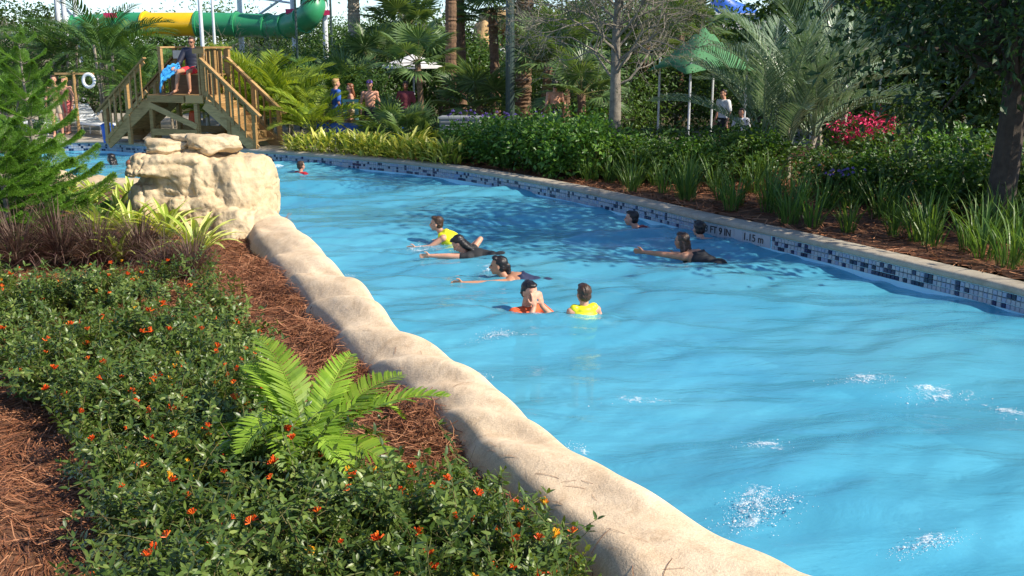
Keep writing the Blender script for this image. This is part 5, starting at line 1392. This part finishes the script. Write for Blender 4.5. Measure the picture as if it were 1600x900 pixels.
def unit(v): v = np.array(v, float); return v / (np.linalg.norm(v) + 1e-9)
def A(*v): return np.array(v, float)
def stand_pose():
    return dict(head=A(0, .02, 1.62), neck=A(0, -.01, 1.46), chest=A(0, 0, 1.27), belly=A(0, .01, 1.08), pelvis=A(0, 0, .95), face=A(0, 1, 0), up=A(0, 0, 1),
                sh=[A(-.185, 0, 1.40), A(.185, 0, 1.40)], el=[A(-.25, -.03, 1.12), A(.25, -.03, 1.12)], wr=[A(-.26, .06, .87), A(.26, .06, .87)], hn=[A(0, .1, -1), A(0, .1, -1)],
                hip=[A(-.095, 0, .92), A(.095, 0, .92)], kn=[A(-.11, .02, .50), A(.11, .02, .50)], an=[A(-.11, -.02, .09), A(.11, -.02, .09)], toe=[A(-.13, .16, .035), A(.13, .16, .035)])
def swim_pose(pitch=.35, arm=None, legbend=.2, hz=.10):
    """prone in the water, forward = +Y, surface at z = 0"""
    sp_ = A(0, -math.cos(pitch), -math.sin(pitch)); nk = A(0, -.07, hz - .15)
    ch, be, pe = nk + sp_ * .20, nk + sp_ * .38, nk + sp_ * .53
    J = dict(head=A(0, .02, hz), neck=nk, chest=ch, belly=be, pelvis=pe, face=unit(A(0, 1, .05)), up=unit(A(0, -.1, 1)))
    J['sh'] = [nk + sp_ * .07 + A(-.18, 0, .0), nk + sp_ * .07 + A(.18, 0, .0)]
    J['el'] = [J['sh'][0] + A(-.08, .24, -.08), J['sh'][1] + A(.08, .24, -.08)]; J['wr'] = [J['el'][0] + A(-.02, .24, -.01), J['el'][1] + A(.02, .24, -.01)]; J['hn'] = [A(0, 1, 0), A(0, 1, 0)]
    J['hip'] = [pe + A(-.09, 0, 0), pe + A(.09, 0, 0)]; l = unit(sp_ + A(0, 0, -.1))
    J['kn'] = [J['hip'][0] + l * .42 + A(-.04, 0, 0), J['hip'][1] + l * .42 + A(.04, 0, 0)]; l2 = unit(A(0, -1, legbend)); J['an'] = [J['kn'][0] + l2 * .40, J['kn'][1] + l2 * .40]; J['toe'] = [J['an'][0] + A(0, -.15, -.04), J['an'][1] + A(0, -.15, -.04)]
    if arm: arm(J)
    return J
def upright_pose(hz=.12):
    J = stand_pose(); d = hz - 1.62
    for k_ in J:
        if k_ in ('face', 'up', 'hn'): continue
        J[k_] = [q + A(0, 0, d) for q in J[k_]] if isinstance(J[k_], list) else J[k_] + A(0, 0, d)
    J['el'] = [J['sh'][0] + A(-.17, .10, -.16), J['sh'][1] + A(.17, .10, -.16)]; J['wr'] = [J['el'][0] + A(-.08, .2, .03), J['el'][1] + A(.08, .2, .03)]; J['hn'] = [A(-.4, 1, 0), A(.4, 1, 0)]
    return J
def torso(f, J, gr=0.0, lo=0.0, w=1.0, mid=True):
    side = unit(J['sh'][1] - J['sh'][0]); sp_ = unit(J['neck'] - J['pelvis']); fr = np.cross(sp_, side) * -1
    Rm = np.stack([side, np.cross(sp_, side), sp_], 1)
    f.ell(J['chest'] + sp_ * .02, (.158 * w + gr, .108 + gr, .17 + gr), Rm); f.ell((J['chest'] + J['belly']) / 2, (.142 * w + gr, .10 + gr, .14 + gr), Rm)
    if mid: f.ell(J['belly'], (.132 * w + gr, .098 + gr, .13 + gr), Rm)
    if lo >= 0: f.ell(J['pelvis'], (.155 * w + gr, .115 + gr, .12 + gr), Rm)
    for i in (0, 1): f.cap(J['neck'] * .55 + J['chest'] * .45 + A(0, 0, 0), J['sh'][i], .075 + gr, .058 + gr)
def hand(f, wr, d, side, curl=.35, r=.0095, s=1.0, palm=None):
    d = unit(d); n = unit(palm if palm is not None else np.cross(d, (0, 0, 1)) * side + A(0, 0, -.3)); n = unit(n - d * (n @ d)); u = np.cross(n, d)
    pc = wr + d * .05 * s
    f.ell(pc, (.048 * s, .040 * s, .017 * s), np.stack([d, u, n], 1))
    for k_, (o_, l) in enumerate(((-.029, .070), (-.010, .080), (.010, .076), (.028, .060))):
        b0 = wr + d * .088 * s + u * o_ * s; d1 = unit(d + n * curl * .6 + u * o_ * 3); b1 = b0 + d1 * l * .5 * s; d2 = unit(d1 + n * curl * 1.2); b2_ = b1 + d2 * l * .5 * s
        f.cap(b0 - d * .02 * s, b1, r, r * .95); f.cap(b1, b2_, r * .95, r * .85)
    tb = wr + d * .03 * s - u * .035 * s; t1 = tb + unit(d * .7 - u * .75 + n * .2) * .042 * s; t2 = t1 + unit(d * .95 - u * .25 + n * .3) * .032 * s
    f.cap(tb + u * .01, t1, r * 1.25, r * 1.1); f.cap(t1, t2, r * 1.1, r * .95)
def person(loc, rz, J, label, group, skin='skin', hair='hair_dark', style='short', wear=(), s=1.0, voxel=.010, cat='person', curl=.35, palms=None, hs=1.0):
    e = empty('person', loc, label, cat, group, rz, s); f = Flesh()
    h, fc, up = J['head'], unit(J['face']), unit(J['up']); up = unit(up - fc * (up @ fc)); sd_ = np.cross(fc, up); Rh = np.stack([sd_, fc, up], 1)
    def hp(x_, y_, z_): return h + (sd_ * x_ + fc * y_ + up * z_) * hs
    H = lambda *q: tuple(v * hs for v in q)
    f.ell(hp(0, -.008, .03), H(.074, .094, .088), Rh); f.ell(hp(0, .022, -.035), H(.060, .068, .078), Rh); f.ell(hp(0, .048, -.088), H(.030, .030, .026), Rh)
    f.cap(hp(0, .086, .005), hp(0, .104, -.028), .011 * hs, .016 * hs); f.ell(hp(0, .080, -.062), H(.024, .014, .013), Rh); f.ell(hp(0, .078, .024), H(.05, .014, .011), Rh)
    for sg in (-1, 1): f.ell(hp(.074 * sg, -.005, -.01), H(.011, .022, .034), Rh); f.ell(hp(.04 * sg, .062, -.03), H(.022, .02, .022), Rh)
    f.cap(hp(0, -.02, -.05), J['neck'], .052 * hs, .058)
    torso(f, J)
    rf = max(.0095, voxel * 1.15)
    for i in (0, 1):
        f.cap(J['sh'][i], J['el'][i], .050, .040); f.cap(J['el'][i], J['wr'][i], .041, .028); f.cap(J['wr'][i], J['wr'][i] + unit(J['hn'][i]) * .03, .027, .026)
        hand(f, J['wr'][i], J['hn'][i], -1 if i == 0 else 1, curl, rf, palm=None if palms is None else palms[i])
        f.cap(J['pelvis'] * .4 + J['hip'][i] * .6, J['kn'][i], .088, .056); m_ = J['kn'][i] * .65 + J['an'][i] * .35
        f.cap(J['kn'][i], m_, .055, .057); f.cap(m_, J['an'][i], .055, .036); f.cap(J['an'][i] - A(0, 0, .0) - unit(J['toe'][i] - J['an'][i]) * .03, J['toe'][i], .036, .026)
    body = f.build('body', M[skin], e, voxel, 4)
    for sg in (-1, 1):
        g = G(); V, F = ico(2); g.add(V * np.array(H(.011, .006, .007)) @ Rh.T + hp(.031 * sg, .083, .004), F); g.obj('eye', M['eye'], e, smooth=True)
    g = G(); V, F = ico(2); g.add(V * np.array(H(.023, .008, .007)) @ Rh.T + hp(0, .091, -.062), F); g.obj('mouth', M['lips'], e, smooth=True)
    if style != 'bald':
        f = Flesh(); f.ell(hp(0, -.030, .048), H(.086, .090, .085), Rh); f.ell(hp(0, -.052, -.005), H(.080, .062, .075), Rh); f.ell(hp(0, .030, .098), H(.060, .055, .030), Rh)
        if style in ('long', 'pony'):
            bk_ = unit(J['neck'] - fc * .25 - h)
            if style == 'long':
                for o_ in (-.05, 0, .05): f.cap(hp(o_, -.06, -.02), hp(o_ * 1.1, -.095, -.16), .05, .045); f.cap(hp(o_ * 1.1, -.095, -.16), hp(o_ * .8, -.13, -.30), .045, .022)
            else:
                f.ell(hp(0, -.115, .01), H(.035, .035, .035), Rh); f.cap(hp(0, -.12, .0), hp(.01, -.14, -.12), .034, .03); f.cap(hp(.01, -.14, -.12), hp(.02, -.15, -.22), .03, .012)
        o = f.build('hair', M[hair], e, .008, 2)
        mh = o.data; nv = len(mh.vertices); Pv = np.zeros(nv * 3); Nv = np.zeros(nv * 3); mh.vertices.foreach_get('co', Pv); mh.vertices.foreach_get('normal', Nv); Pv = Pv.reshape(-1, 3); Nv = Nv.reshape(-1, 3)
        Lh = (Pv - h) @ Rh; th_ = np.arctan2(Lh[:, 0], Lh[:, 2] + .05); dv = .011 * fbm(th_ * 9, Lh[:, 1] * 14, len(label)) * 2 + .009 * fbm(th_ * 26, Lh[:, 1] * 10, 3)
        mh.vertices.foreach_set('co', (Pv + Nv * dv[:, None]).ravel()); mh.update()
    for w_ in wear:
        kind, mt = w_[0], M[w_[1]]; f = Flesh()
        if kind in ('shirt', 'jacket'):
            gr = .016 if kind == 'shirt' else .032; torso(f, J, gr)
            for i in (0, 1):
                f.cap(J['sh'][i], J['sh'][i] + (J['el'][i] - J['sh'][i]) * (.75 if kind == 'shirt' else 1), .066 + gr * .6, .058 + gr * .6)
                if kind == 'jacket': f.cap(J['el'][i], J['wr'][i] * .88 + J['el'][i] * .12, .062, .050)
        elif kind == 'rash':
            torso(f, J, .010)
            for i in (0, 1): f.cap(J['sh'][i], J['sh'][i] + (J['el'][i] - J['sh'][i]) * .35, .060, .056)
        elif kind == 'suit':
            side = unit(J['sh'][1] - J['sh'][0]); sp_ = unit(J['neck'] - J['pelvis']); Rm = np.stack([side, np.cross(sp_, side), sp_], 1)
            f.ell(J['chest'] - sp_ * .03, (.166, .118, .12), Rm); f.ell((J['chest'] + J['belly']) / 2, (.150, .108, .14), Rm); f.ell(J['belly'], (.14, .106, .13), Rm); f.ell(J['pelvis'], (.163, .123, .128), Rm)
            for sg in (-1, 1): f.cap(J['chest'] + side * .09 * sg + np.cross(sp_, side) * -.10, J['neck'] + side * .085 * sg - sp_ * .05, .02, .02); f.cap(J['chest'] + side * .09 * sg + np.cross(sp_, side) * .10, J['neck'] + side * .085 * sg - sp_ * .05, .02, .02)
        elif kind == 'vest':
            side = unit(J['sh'][1] - J['sh'][0]); sp_ = unit(J['neck'] - J['pelvis']); Rm = np.stack([side, np.cross(sp_, side), sp_], 1)
            f.ell(J['chest'], (.205, .158, .21), Rm); f.ell((J['chest'] + J['belly']) / 2, (.195, .15, .16), Rm); f.ell(J['belly'], (.178, .14, .12), Rm)
            f.ell(J['neck'] - sp_ * .035, (.135, .115, .065), Rm)
            for i in (0, 1): f.cap(J['chest'] + sp_ * .08, J['sh'][i] * .72 + J['neck'] * .28 + sp_ * .02, .08, .066)
        elif kind in ('shorts', 'trunks'):
            side = unit(J['sh'][1] - J['sh'][0]); sp_ = unit(J['neck'] - J['pelvis']); Rm = np.stack([side, np.cross(sp_, side), sp_], 1)
            f.ell(J['pelvis'], (.172, .132, .12), Rm)
            for i in (0, 1): f.cap(J['pelvis'] * .4 + J['hip'][i] * .6, J['hip'][i] + (J['kn'][i] - J['hip'][i]) * (.72 if kind == 'shorts' else .5), .104, .094)
        elif kind == 'cap':
            f.ell(hp(0, -.012, .072), H(.090, .104, .066), Rh); f.ell(hp(0, .105, .062), H(.065, .06, .012), Rh)
        elif kind == 'glasses':
            for sg in (-1, 1): f.ell(hp(.034 * sg, .098, .006), (.029, .012, .021), Rh); f.cap(hp(.062 * sg, .09, .008), hp(.08 * sg, .0, .008), .008, .008)
            f.cap(hp(-.01, .103, .01), hp(.01, .103, .01), .008, .008)
        elif kind == 'collar':
            f.ell(J['neck'], (.16, .14, .07), None)
        o = f.build(kind if kind != 'rash' else 'rash_shirt', mt, e, .012 if kind != 'glasses' else .006, 3)
        if kind == 'vest':
            g = G(); an_ = np.linspace(0, 2 * PI, 30); c_ = (J['chest'] + J['belly']) / 2 - sp_ * .06
            g.tube(np.array([c_ + side * .198 * math.cos(t) + np.cross(sp_, side) * .155 * math.sin(t) for t in an_]), .014, 6, cap=False); g.obj('strap', M['c_navy'], o)
    return e

GS = 'swimmers in the pool'
def W(px, py): return at(px, py, 0.0) + Vector((0, 0, -.025))
HI = .0085
# boy in yellow vest, swimming to the left
def a1(J): J['an'][1] = J['kn'][1] + A(.03, -.32, .22); J['toe'][1] = J['an'][1] + A(0, -.12, .07); J['kn'][1] = J['kn'][1] + A(.0, 0, .16); J['el'] = [J['sh'][0] + A(-.06, .2, -.14), J['sh'][1] + A(.06, .2, -.14)]; J['wr'] = [q + A(0, .22, -.02) for q in J['el']]
person(W(684, 372), R_(82), swim_pose(.70, a1, .3, .26), 'boy in a yellow swim vest swimming to the left, farthest left in mid pool', GS, 'skin', 'hair_brown', 'short', (('vest', 'c_yellow'), ('shorts', 'c_navy')), .92, HI)
# dark haired swimmer beside him, elbow out
def a2(J):
    J['el'][1] = J['sh'][1] + A(.20, -.12, .16); J['wr'][1] = J['el'][1] + A(-.02, .18, -.14); J['hn'][1] = A(-.3, .5, -.5)
    J['el'][0] = J['sh'][0] + A(-.03, .28, .02); J['wr'][0] = J['el'][0] + A(0, .26, .0); J['face'] = unit(A(0, .75, -.6)); J['up'] = unit(A(0, .6, .8))
person(W(719, 395), R_(86), swim_pose(.14, a2, .05, .16), 'swimmer with wet dark hair and bent elbow beside the boy in the yellow vest', GS, 'skin', 'hair_dark', 'long', (('rash', 'c_black'),), .95, HI)
# woman with ponytail
def a3(J):
    J['el'][0] = J['sh'][0] + A(-.10, .27, .0); J['wr'][0] = J['el'][0] + A(-.05, .27, .01); J['el'][1] = J['sh'][1] + A(.04, .28, -.06); J['wr'][1] = J['el'][1] + A(0, .26, 0)
person(W(781, 432), R_(84), swim_pose(.20, a3, .1, .16), 'woman with a dark ponytail and navy swimsuit swimming left', GS, 'skin_tan', 'hair_dark', 'pony', (('suit', 'c_navy'),), 1.0, HI)
# person in orange shirt wiping the face
J = upright_pose(.20); J['face'] = unit(A(.1, 1, -.15)); J['head'] = J['head'] + A(0, .02, 0)
J['el'] = [J['sh'][0] + A(-.03, .25, -.10), J['sh'][1] + A(.03, .25, -.10)]; J['wr'] = [J['head'] + A(-.055, .135, -.13), J['head'] + A(.055, .135, -.13)]; J['hn'] = [unit(A(.12, -.12, 1)), unit(A(-.12, -.12, 1))]
person(W(824, 480), R_(-140), J, 'dark haired swimmer in an orange shirt holding both hands over the face', GS, 'skin', 'hair_dark', 'short', (('shirt', 'c_orange'), ('shorts', 'c_navy')), 1.0, HI, curl=.25, palms=[A(0, -1, -.1), A(0, -1, -.1)])
# boy in yellow vest from behind
J = upright_pose(.345); J['el'] = [J['sh'][0] + A(-.10, .04, -.20), J['sh'][1] + A(.10, .04, -.20)]; J['wr'] = [J['el'][0] + A(-.18, .08, -.05), J['el'][1] + A(.16, .06, -.05)]; J['hn'] = [A(-1, .3, 0), A(1, .3, 0)]
person(W(912, 496), R_(18), J, 'boy in a bright yellow swim vest seen from behind, nearest the middle of the pool', GS, 'skin', 'hair_brown', 'short', (('vest', 'c_yellow'), ('shorts', 'c_navy')), .80, HI, hs=1.12)
# far three at the right
person(W(988, 353), R_(75), swim_pose(.5, None, .2, .14), 'short haired swimmer in a dark red shirt near the far wall, facing left', GS, 'skin', 'hair_dark', 'short', (('rash', 'c_maroon'),), 1.0, .010)
def a7(J): J['el'][0] = J['sh'][0] + A(-.14, .24, .02); J['wr'][0] = J['el'][0] + A(-.06, .26, .0)
person(W(1066, 397), R_(45), swim_pose(.22, a7, .05, .20), 'woman with long wet brown hair and dark swimsuit swimming left near the depth marking', GS, 'skin_tan', 'hair_brown', 'long', (('suit', 'c_black'),), 1.0, .010)
person(W(1092, 371), R_(22), swim_pose(.34, None, .25, .15), 'swimmer with bare back and red shorts at the depth marking', GS, 'skin', 'hair_dark', 'short', (('trunks', 'c_red'),), 1.0, .010)
# far left four
person(W(420, 258), R_(70), swim_pose(.10, None, .1, .10), 'swimmer in a blue striped shirt right of the rock outcrop', GS, 'skin', 'hair_dark', 'short', (('shirt', 'c_stripe'),), 1.0, .012)
person(W(470, 266), R_(-40), upright_pose(.15), 'child in a red shirt at the far pool wall', GS, 'skin', 'hair_brown', 'short', (('shirt', 'c_red'), ('shorts', 'c_navy')), .8, .012, hs=1.1)
person(W(175, 258), R_(60), upright_pose(.17), 'woman with dark hair and bare shoulders in the water left of the rock', GS, 'skin_tan', 'hair_dark', 'long', (('suit', 'c_black'),), 1.0, .012)
person(W(203, 260), R_(-20), swim_pose(.25, None, .1, .07), 'swimmer in a pink red shirt just left of the rock', GS, 'skin', 'hair_red', 'short', (('shirt', 'c_pink'),), .9, .012)

# lifeguard, seated on the box
J = stand_pose(); dz = PZ + .50
J.update(pelvis=A(0, 0, .09), belly=A(0, -.03, .24), chest=A(0, -.06, .42), neck=A(0, -.08, .61), head=A(0, -.05, .77), face=unit(A(.0, 1, -.05)),
         sh=[A(-.19, -.07, .55), A(.19, -.07, .55)], el=[A(-.28, -.03, .28), A(.30, .06, .28)], wr=[A(-.16, .16, .12), A(.30, .30, .15)], hn=[A(.4, .9, -.1), A(.3, 1, -.2)],
         hip=[A(-.10, .04, .08), A(.10, .04, .08)], kn=[A(-.06, .46, .06), A(.19, .46, .06)], an=[A(-.08, .46, -.40), A(.26, .50, -.40)], toe=[A(-.10, .62, -.465), A(.34, .65, -.465)])
lg = stp(-.02, .20, dz)
person(lg, R_(180 - 20 + 16), J, 'lifeguard in a dark jacket and sunglasses sitting on the wooden stand', None, 'skin_tan', 'hair_brown', 'short', (('jacket', 'c_jacket'), ('trunks', 'c_red'), ('glasses', 'eye')), 1.0, .010)
# blue towel held over the knee
rzg = R_(180 - 20 + 16); Mg = Matrix.Translation(lg) @ Matrix.Rotation(rzg, 4, 'Z')
ctl = resample([(.22, .30, .20), (.30, .36, .13), (.42, .42, .06), (.54, .46, -.02), (.62, .48, -.14), (.655, .49, -.30), (.665, .49, -.45)], n=26); g = G(); V = []
for i, p_ in enumerate(ctl):
    w_ = .05 + .10 * math.sin(PI * min(1, i / 20) ** .8) + .02 * math.sin(i * 1.7)
    for j in range(9): u = j / 8 - .5; V.append((p_[0] + .02 * math.sin(j * 2.2 + i * .4), p_[1] + .03 * math.sin(j * 1.9) , p_[2] + u * w_ * 2))
i = np.arange(25)[:, None] * 9; j = np.arange(8)[None]; g.add(np.array(V), np.stack([i + j, i + j + 1, i + 10 + j, i + 9 + j], -1).reshape(-1, 4))
o = g.obj('towel', M['blue_cloth'], smooth=True); o.matrix_world = Mg; md = o.modifiers.new('t', 'SOLIDIFY'); md.thickness = .02
tag(o, 'sky blue towel hanging from the hand of the lifeguard', 'towel')

# people on the walkway
def walk(px, d, z, rz, label, skin, hair, style, wear, s=1.0, mod=None):
    J = stand_pose(); J['an'][0] = J['an'][0] + A(0, .12, 0); J['toe'][0] = J['toe'][0] + A(0, .12, 0); J['kn'][0] = J['kn'][0] + A(0, .1, 0)
    if mod: mod(J)
    person(gp(px, d, z), rz, J, label, 'people walking behind the far bank', skin, hair, style, wear, s, .013)
walk(525, 27.6, .14, R_(-60), 'blond person in a blue shirt and blue shorts behind the blue counter', 'skin', 'hair_blond', 'short', (('shirt', 'c_blue'), ('shorts', 'c_blue')), .98)
walk(548, 27.9, .14, R_(100), 'woman with auburn hair and light top beside the person in blue', 'skin', 'hair_red', 'long', (('suit', 'c_tan'),), .90)
walk(578, 27.4, .14, R_(190), 'bare chested man in a purple cap and black shorts', 'skin', 'hair_brown', 'short', (('shorts', 'c_black'), ('cap', 'c_purple')), .96)
walk(634, 28.0, .14, R_(170), 'dark haired person half hidden by the low fan palm', 'skin_dark', 'hair_dark', 'short', (('shirt', 'c_maroon'), ('shorts', 'c_black')), .93)
walk(867, 25.2, .25, R_(20), 'bare backed man in dark shorts behind the bright hedge', 'skin', 'hair_dark', 'short', (('shorts', 'c_navy'),), .95)
walk(1131, 26.0, .05, R_(120), 'person in a white shirt below the green canopy', 'skin', 'hair_dark', 'short', (('shirt', 'c_white'), ('shorts', 'c_black')), .92)
walk(1160, 25.0, -.15, R_(150), 'person in a white top beside the trunk of the silver palm', 'skin', 'hair_brown', 'short', (('shirt', 'c_white'), ('shorts', 'c_navy')), .8)
walk(86, 28.2, .26, R_(200), 'bather with bare skin left of the lifebuoy post', 'skin', 'hair_brown', 'short', (('trunks', 'c_tan'),), .95)
walk(103, 28.9, .26, R_(160), 'second bather close to the lifebuoy post', 'skin', 'hair_blond', 'short', (('trunks', 'c_pink'),), .92)
J = stand_pose(); J.update(kn=[A(-.11, .40, .92), A(.11, .40, .92)], an=[A(-.11, .42, .5), A(.11, .42, .5)], toe=[A(-.13, .58, .45), A(.13, .58, .45)])
person(gp(780, 45.6, 1.0), R_(185), J, 'person in a white shirt sitting in the niche of the rockwork building', None, 'skin_tan', 'hair_dark', 'short', (('shirt', 'c_white'), ('shorts', 'c_black')), 1.0, .015)

# ------------------------------------------------------------------ splashes
def lace_mat():
    """thin broken film of bubbles; the gaps are open"""
    k = NT('foam_film'); k.p.inputs['Base Color'].default_value = (0.82, 0.89, 0.92, 1); k.p.inputs['Roughness'].default_value = .4
    tc = k.n('ShaderNodeTexCoord'); at_ = k.n('ShaderNodeAttribute', attribute_name='fall')
    big = k.noise(5.5, 5, .65, vec=tc.outputs['Object'], dist=1.6); fin = k.noise(38, 4, .7, vec=tc.outputs['Object'], dist=.8)
    v = k.n('ShaderNodeTexVoronoi', feature='DISTANCE_TO_EDGE'); v.inputs['Scale'].default_value = 34; k.l(tc.outputs['Object'], v.inputs['Vector'])
    lace = k.math('SUBTRACT', 1.0, k.math('MULTIPLY', v.outputs[0], 6.0), True)
    m_ = k.math('ADD', k.math('MULTIPLY', big, 1.5), k.math('MULTIPLY', fin, .7)); m_ = k.math('ADD', m_, k.math('MULTIPLY', at_.outputs['Fac'], .95)); m_ = k.math('SUBTRACT', m_, 1.78)
    m_ = k.math('MULTIPLY', m_, 3.2, True); m_ = k.math('MULTIPLY', m_, k.math('ADD', k.math('MULTIPLY', lace, .55), .45), True)
    tr = k.n('ShaderNodeBsdfTransparent'); ms = k.n('ShaderNodeMixShader'); k.l(m_, ms.inputs[0]); k.l(tr.outputs[0], ms.inputs[1]); k.l(k.p.outputs[0], ms.inputs[2]); k.l(ms.outputs[0], k.out.inputs[0]); return k.m
M['lace'] = lace_mat()
def splash(px, py, dirx, diry, L, wd2, n, h, label, seed, film=.82):
    r = np.random.default_rng(seed); c = W(px, py); d = unit((dirx, diry)); nn = np.array([-d[1], d[0]])
    # film draped on the waves
    a_, b_ = L * .75, max(wd2 * 1.3, .12); nu, nv = 40, 24
    U, Vv = np.meshgrid(np.linspace(-1, 1, nu), np.linspace(-1, 1, nv)); bend = .35 * np.sin(U * 2.2 + seed)
    X = c.x + d[0] * U * a_ + nn[0] * (Vv + bend) * b_; Y = c.y + d[1] * U * a_ + nn[1] * (Vv + bend) * b_
    Z = waves(X, Y) + .004 + h * .25 * np.exp(-(Vv * 2.2) ** 2 - (U * 1.3) ** 2)
    i = np.arange(nv - 1)[:, None] * nu; j = np.arange(nu - 1)[None]
    g = G(); g.add(np.stack([X, Y, Z], -1).reshape(-1, 3), np.stack([i + j, i + j + 1, i + nu + 1 + j, i + nu + j], -1).reshape(-1, 4))
    o = g.obj('splash_foam', M['lace'], smooth=True); at_ = o.data.attributes.new('fall', 'FLOAT', 'POINT')
    at_.data.foreach_set('value', (film * (1 - np.clip(np.sqrt(U ** 2 + Vv ** 2), 0, 1) ** 1.5)).ravel().astype(np.float32)); tag(o, label, 'splash', kind='stuff')
    # spray
    n = int(n * .8); u = np.clip(r.normal(0, .22, n), -.6, .6); v = r.normal(0, .3, n)
    X = c.x + d[0] * u * L + nn[0] * v * wd2; Y = c.y + d[1] * u * L + nn[1] * v * wd2
    Z = waves(X, Y) + np.abs(r.normal(0, 1, n)) * h * .9 * np.exp(-(u / .3) ** 2); V, F = ico(1)
    g = G(); g.scatter((V, F), np.stack([X, Y, Z], 1), np.broadcast_to(np.diag([1.3, 1.3, .8]), (n, 3, 3)), r.lognormal(-6.5, .55, n))
    p_ = g.obj('spray', M['foam'], o, smooth=True); p_['kind'] = 'stuff'
splash(1188, 806, 1, .55, .62, .30, 1500, .05, 'largest white splash close to the stucco kerb', 1)
splash(1452, 856, 1, .25, .55, .10, 620, .02, 'thin white foam streak at the bottom right', 2)
splash(775, 527, 1, .35, .55, .22, 520, .03, 'white splash in front of the swimmer in orange', 3)
splash(655, 383, 1, .1, .50, .30, 420, .05, 'splash at the outstretched arm of the dark haired swimmer', 4)
splash(545, 418, 1, .9, .30, .2, 160, .03, 'small foam patch at the upper kerb', 5)
splash(745, 585, 1, .6, .35, .2, 150, .02, 'small foam patch at the middle of the kerb', 6)
splash(1355, 592, 1, -.15, .75, .25, 330, .02, 'sparkling foam patch in the right of the pool', 7)
splash(1470, 612, 1, .0, .9, .25, 300, .02, 'sparkling foam line at the right of the pool', 8)
splash(1580, 638, 1, .3, .4, .3, 130, .02, 'foam specks at the right picture edge', 9)
splash(1195, 700, 1, -.2, .5, .2, 130, .015, 'few white bubbles on the bright water', 10)
splash(900, 690, 1, .7, .3, .15, 90, .015, 'tiny foam streak beside the kerb', 11)
splash(470, 370, 1, .8, .3, .15, 90, .02, 'tiny foam patch below the rock', 12)
splash(768, 415, 1, .1, .5, .35, 160, .03, 'light spray around the woman with the ponytail', 13)

for i, (px, py, L_, lb_) in enumerate([(690, 378, .5, 'ring of broken water at the boy in the left yellow vest'), (735, 392, .45, 'broken water at the bent elbow of the dark haired swimmer'), (826, 486, .5, 'broken water below the swimmer in orange'), (914, 502, .45, 'broken water below the boy in the vest seen from behind'),
                                      (1040, 398, .5, 'broken water at the outstretched arm of the long haired woman'), (1120, 395, .5, 'broken water behind the swimmer at the depth marking'), (990, 357, .45, 'broken water at the swimmer in dark red'), (520, 265, .8, 'thin wake right of the child in red'), (1000, 620, .9, 'faint foam trail in the middle of the bright water')]):
    splash(px, py, 1, .1, L_, .16, 40, .01, lb_, 20 + i, .75)

# ------------------------------------------------------------------ labels that tell the members of a row apart
def ordinal(n):
    one = ['', 'first', 'second', 'third', 'fourth', 'fifth', 'sixth', 'seventh', 'eighth', 'ninth', 'tenth', 'eleventh', 'twelfth', 'thirteenth', 'fourteenth', 'fifteenth', 'sixteenth', 'seventeenth', 'eighteenth', 'nineteenth']
    if n < 20: return one[n]
    t = ['', '', 'twent', 'thirt', 'fort', 'fift', 'sixt', 'sevent', 'eight', 'ninet'][n // 10]
    return t + 'ieth' if n % 10 == 0 else t + 'y-' + one[n % 10]
for grp, text in (('shaded hedge shrubs', 'shaded green hedge shrub right of the grey trunk, {} from the left'), ('bright hedge shrubs', 'bright green hedge shrub left of the grey trunk, {} from the left'),
                  ('understorey trees', 'low bushy understorey tree behind the palms, {} from the left'), ('backdrop trees', 'tall broadleaf tree in the green backdrop, {} from the left'),
                  ('strap leaved lilies along the far coping', 'upright strap leaved lily clump along the far coping, {} from the left'), ('variegated gingers on the far bank', 'yellow green variegated ginger clump right of the stand, {} from the left'),
                  ('violet flowered plants', 'plant with violet flower heads on the far bank, {} from the left')):
    mem = sorted([o for o in C.objects if o.get('group') == grp], key=lambda o: o.location.x / max(o.location.y, .1))
    for i, o in enumerate(mem): o['label'] = text.format(ordinal(i + 1))
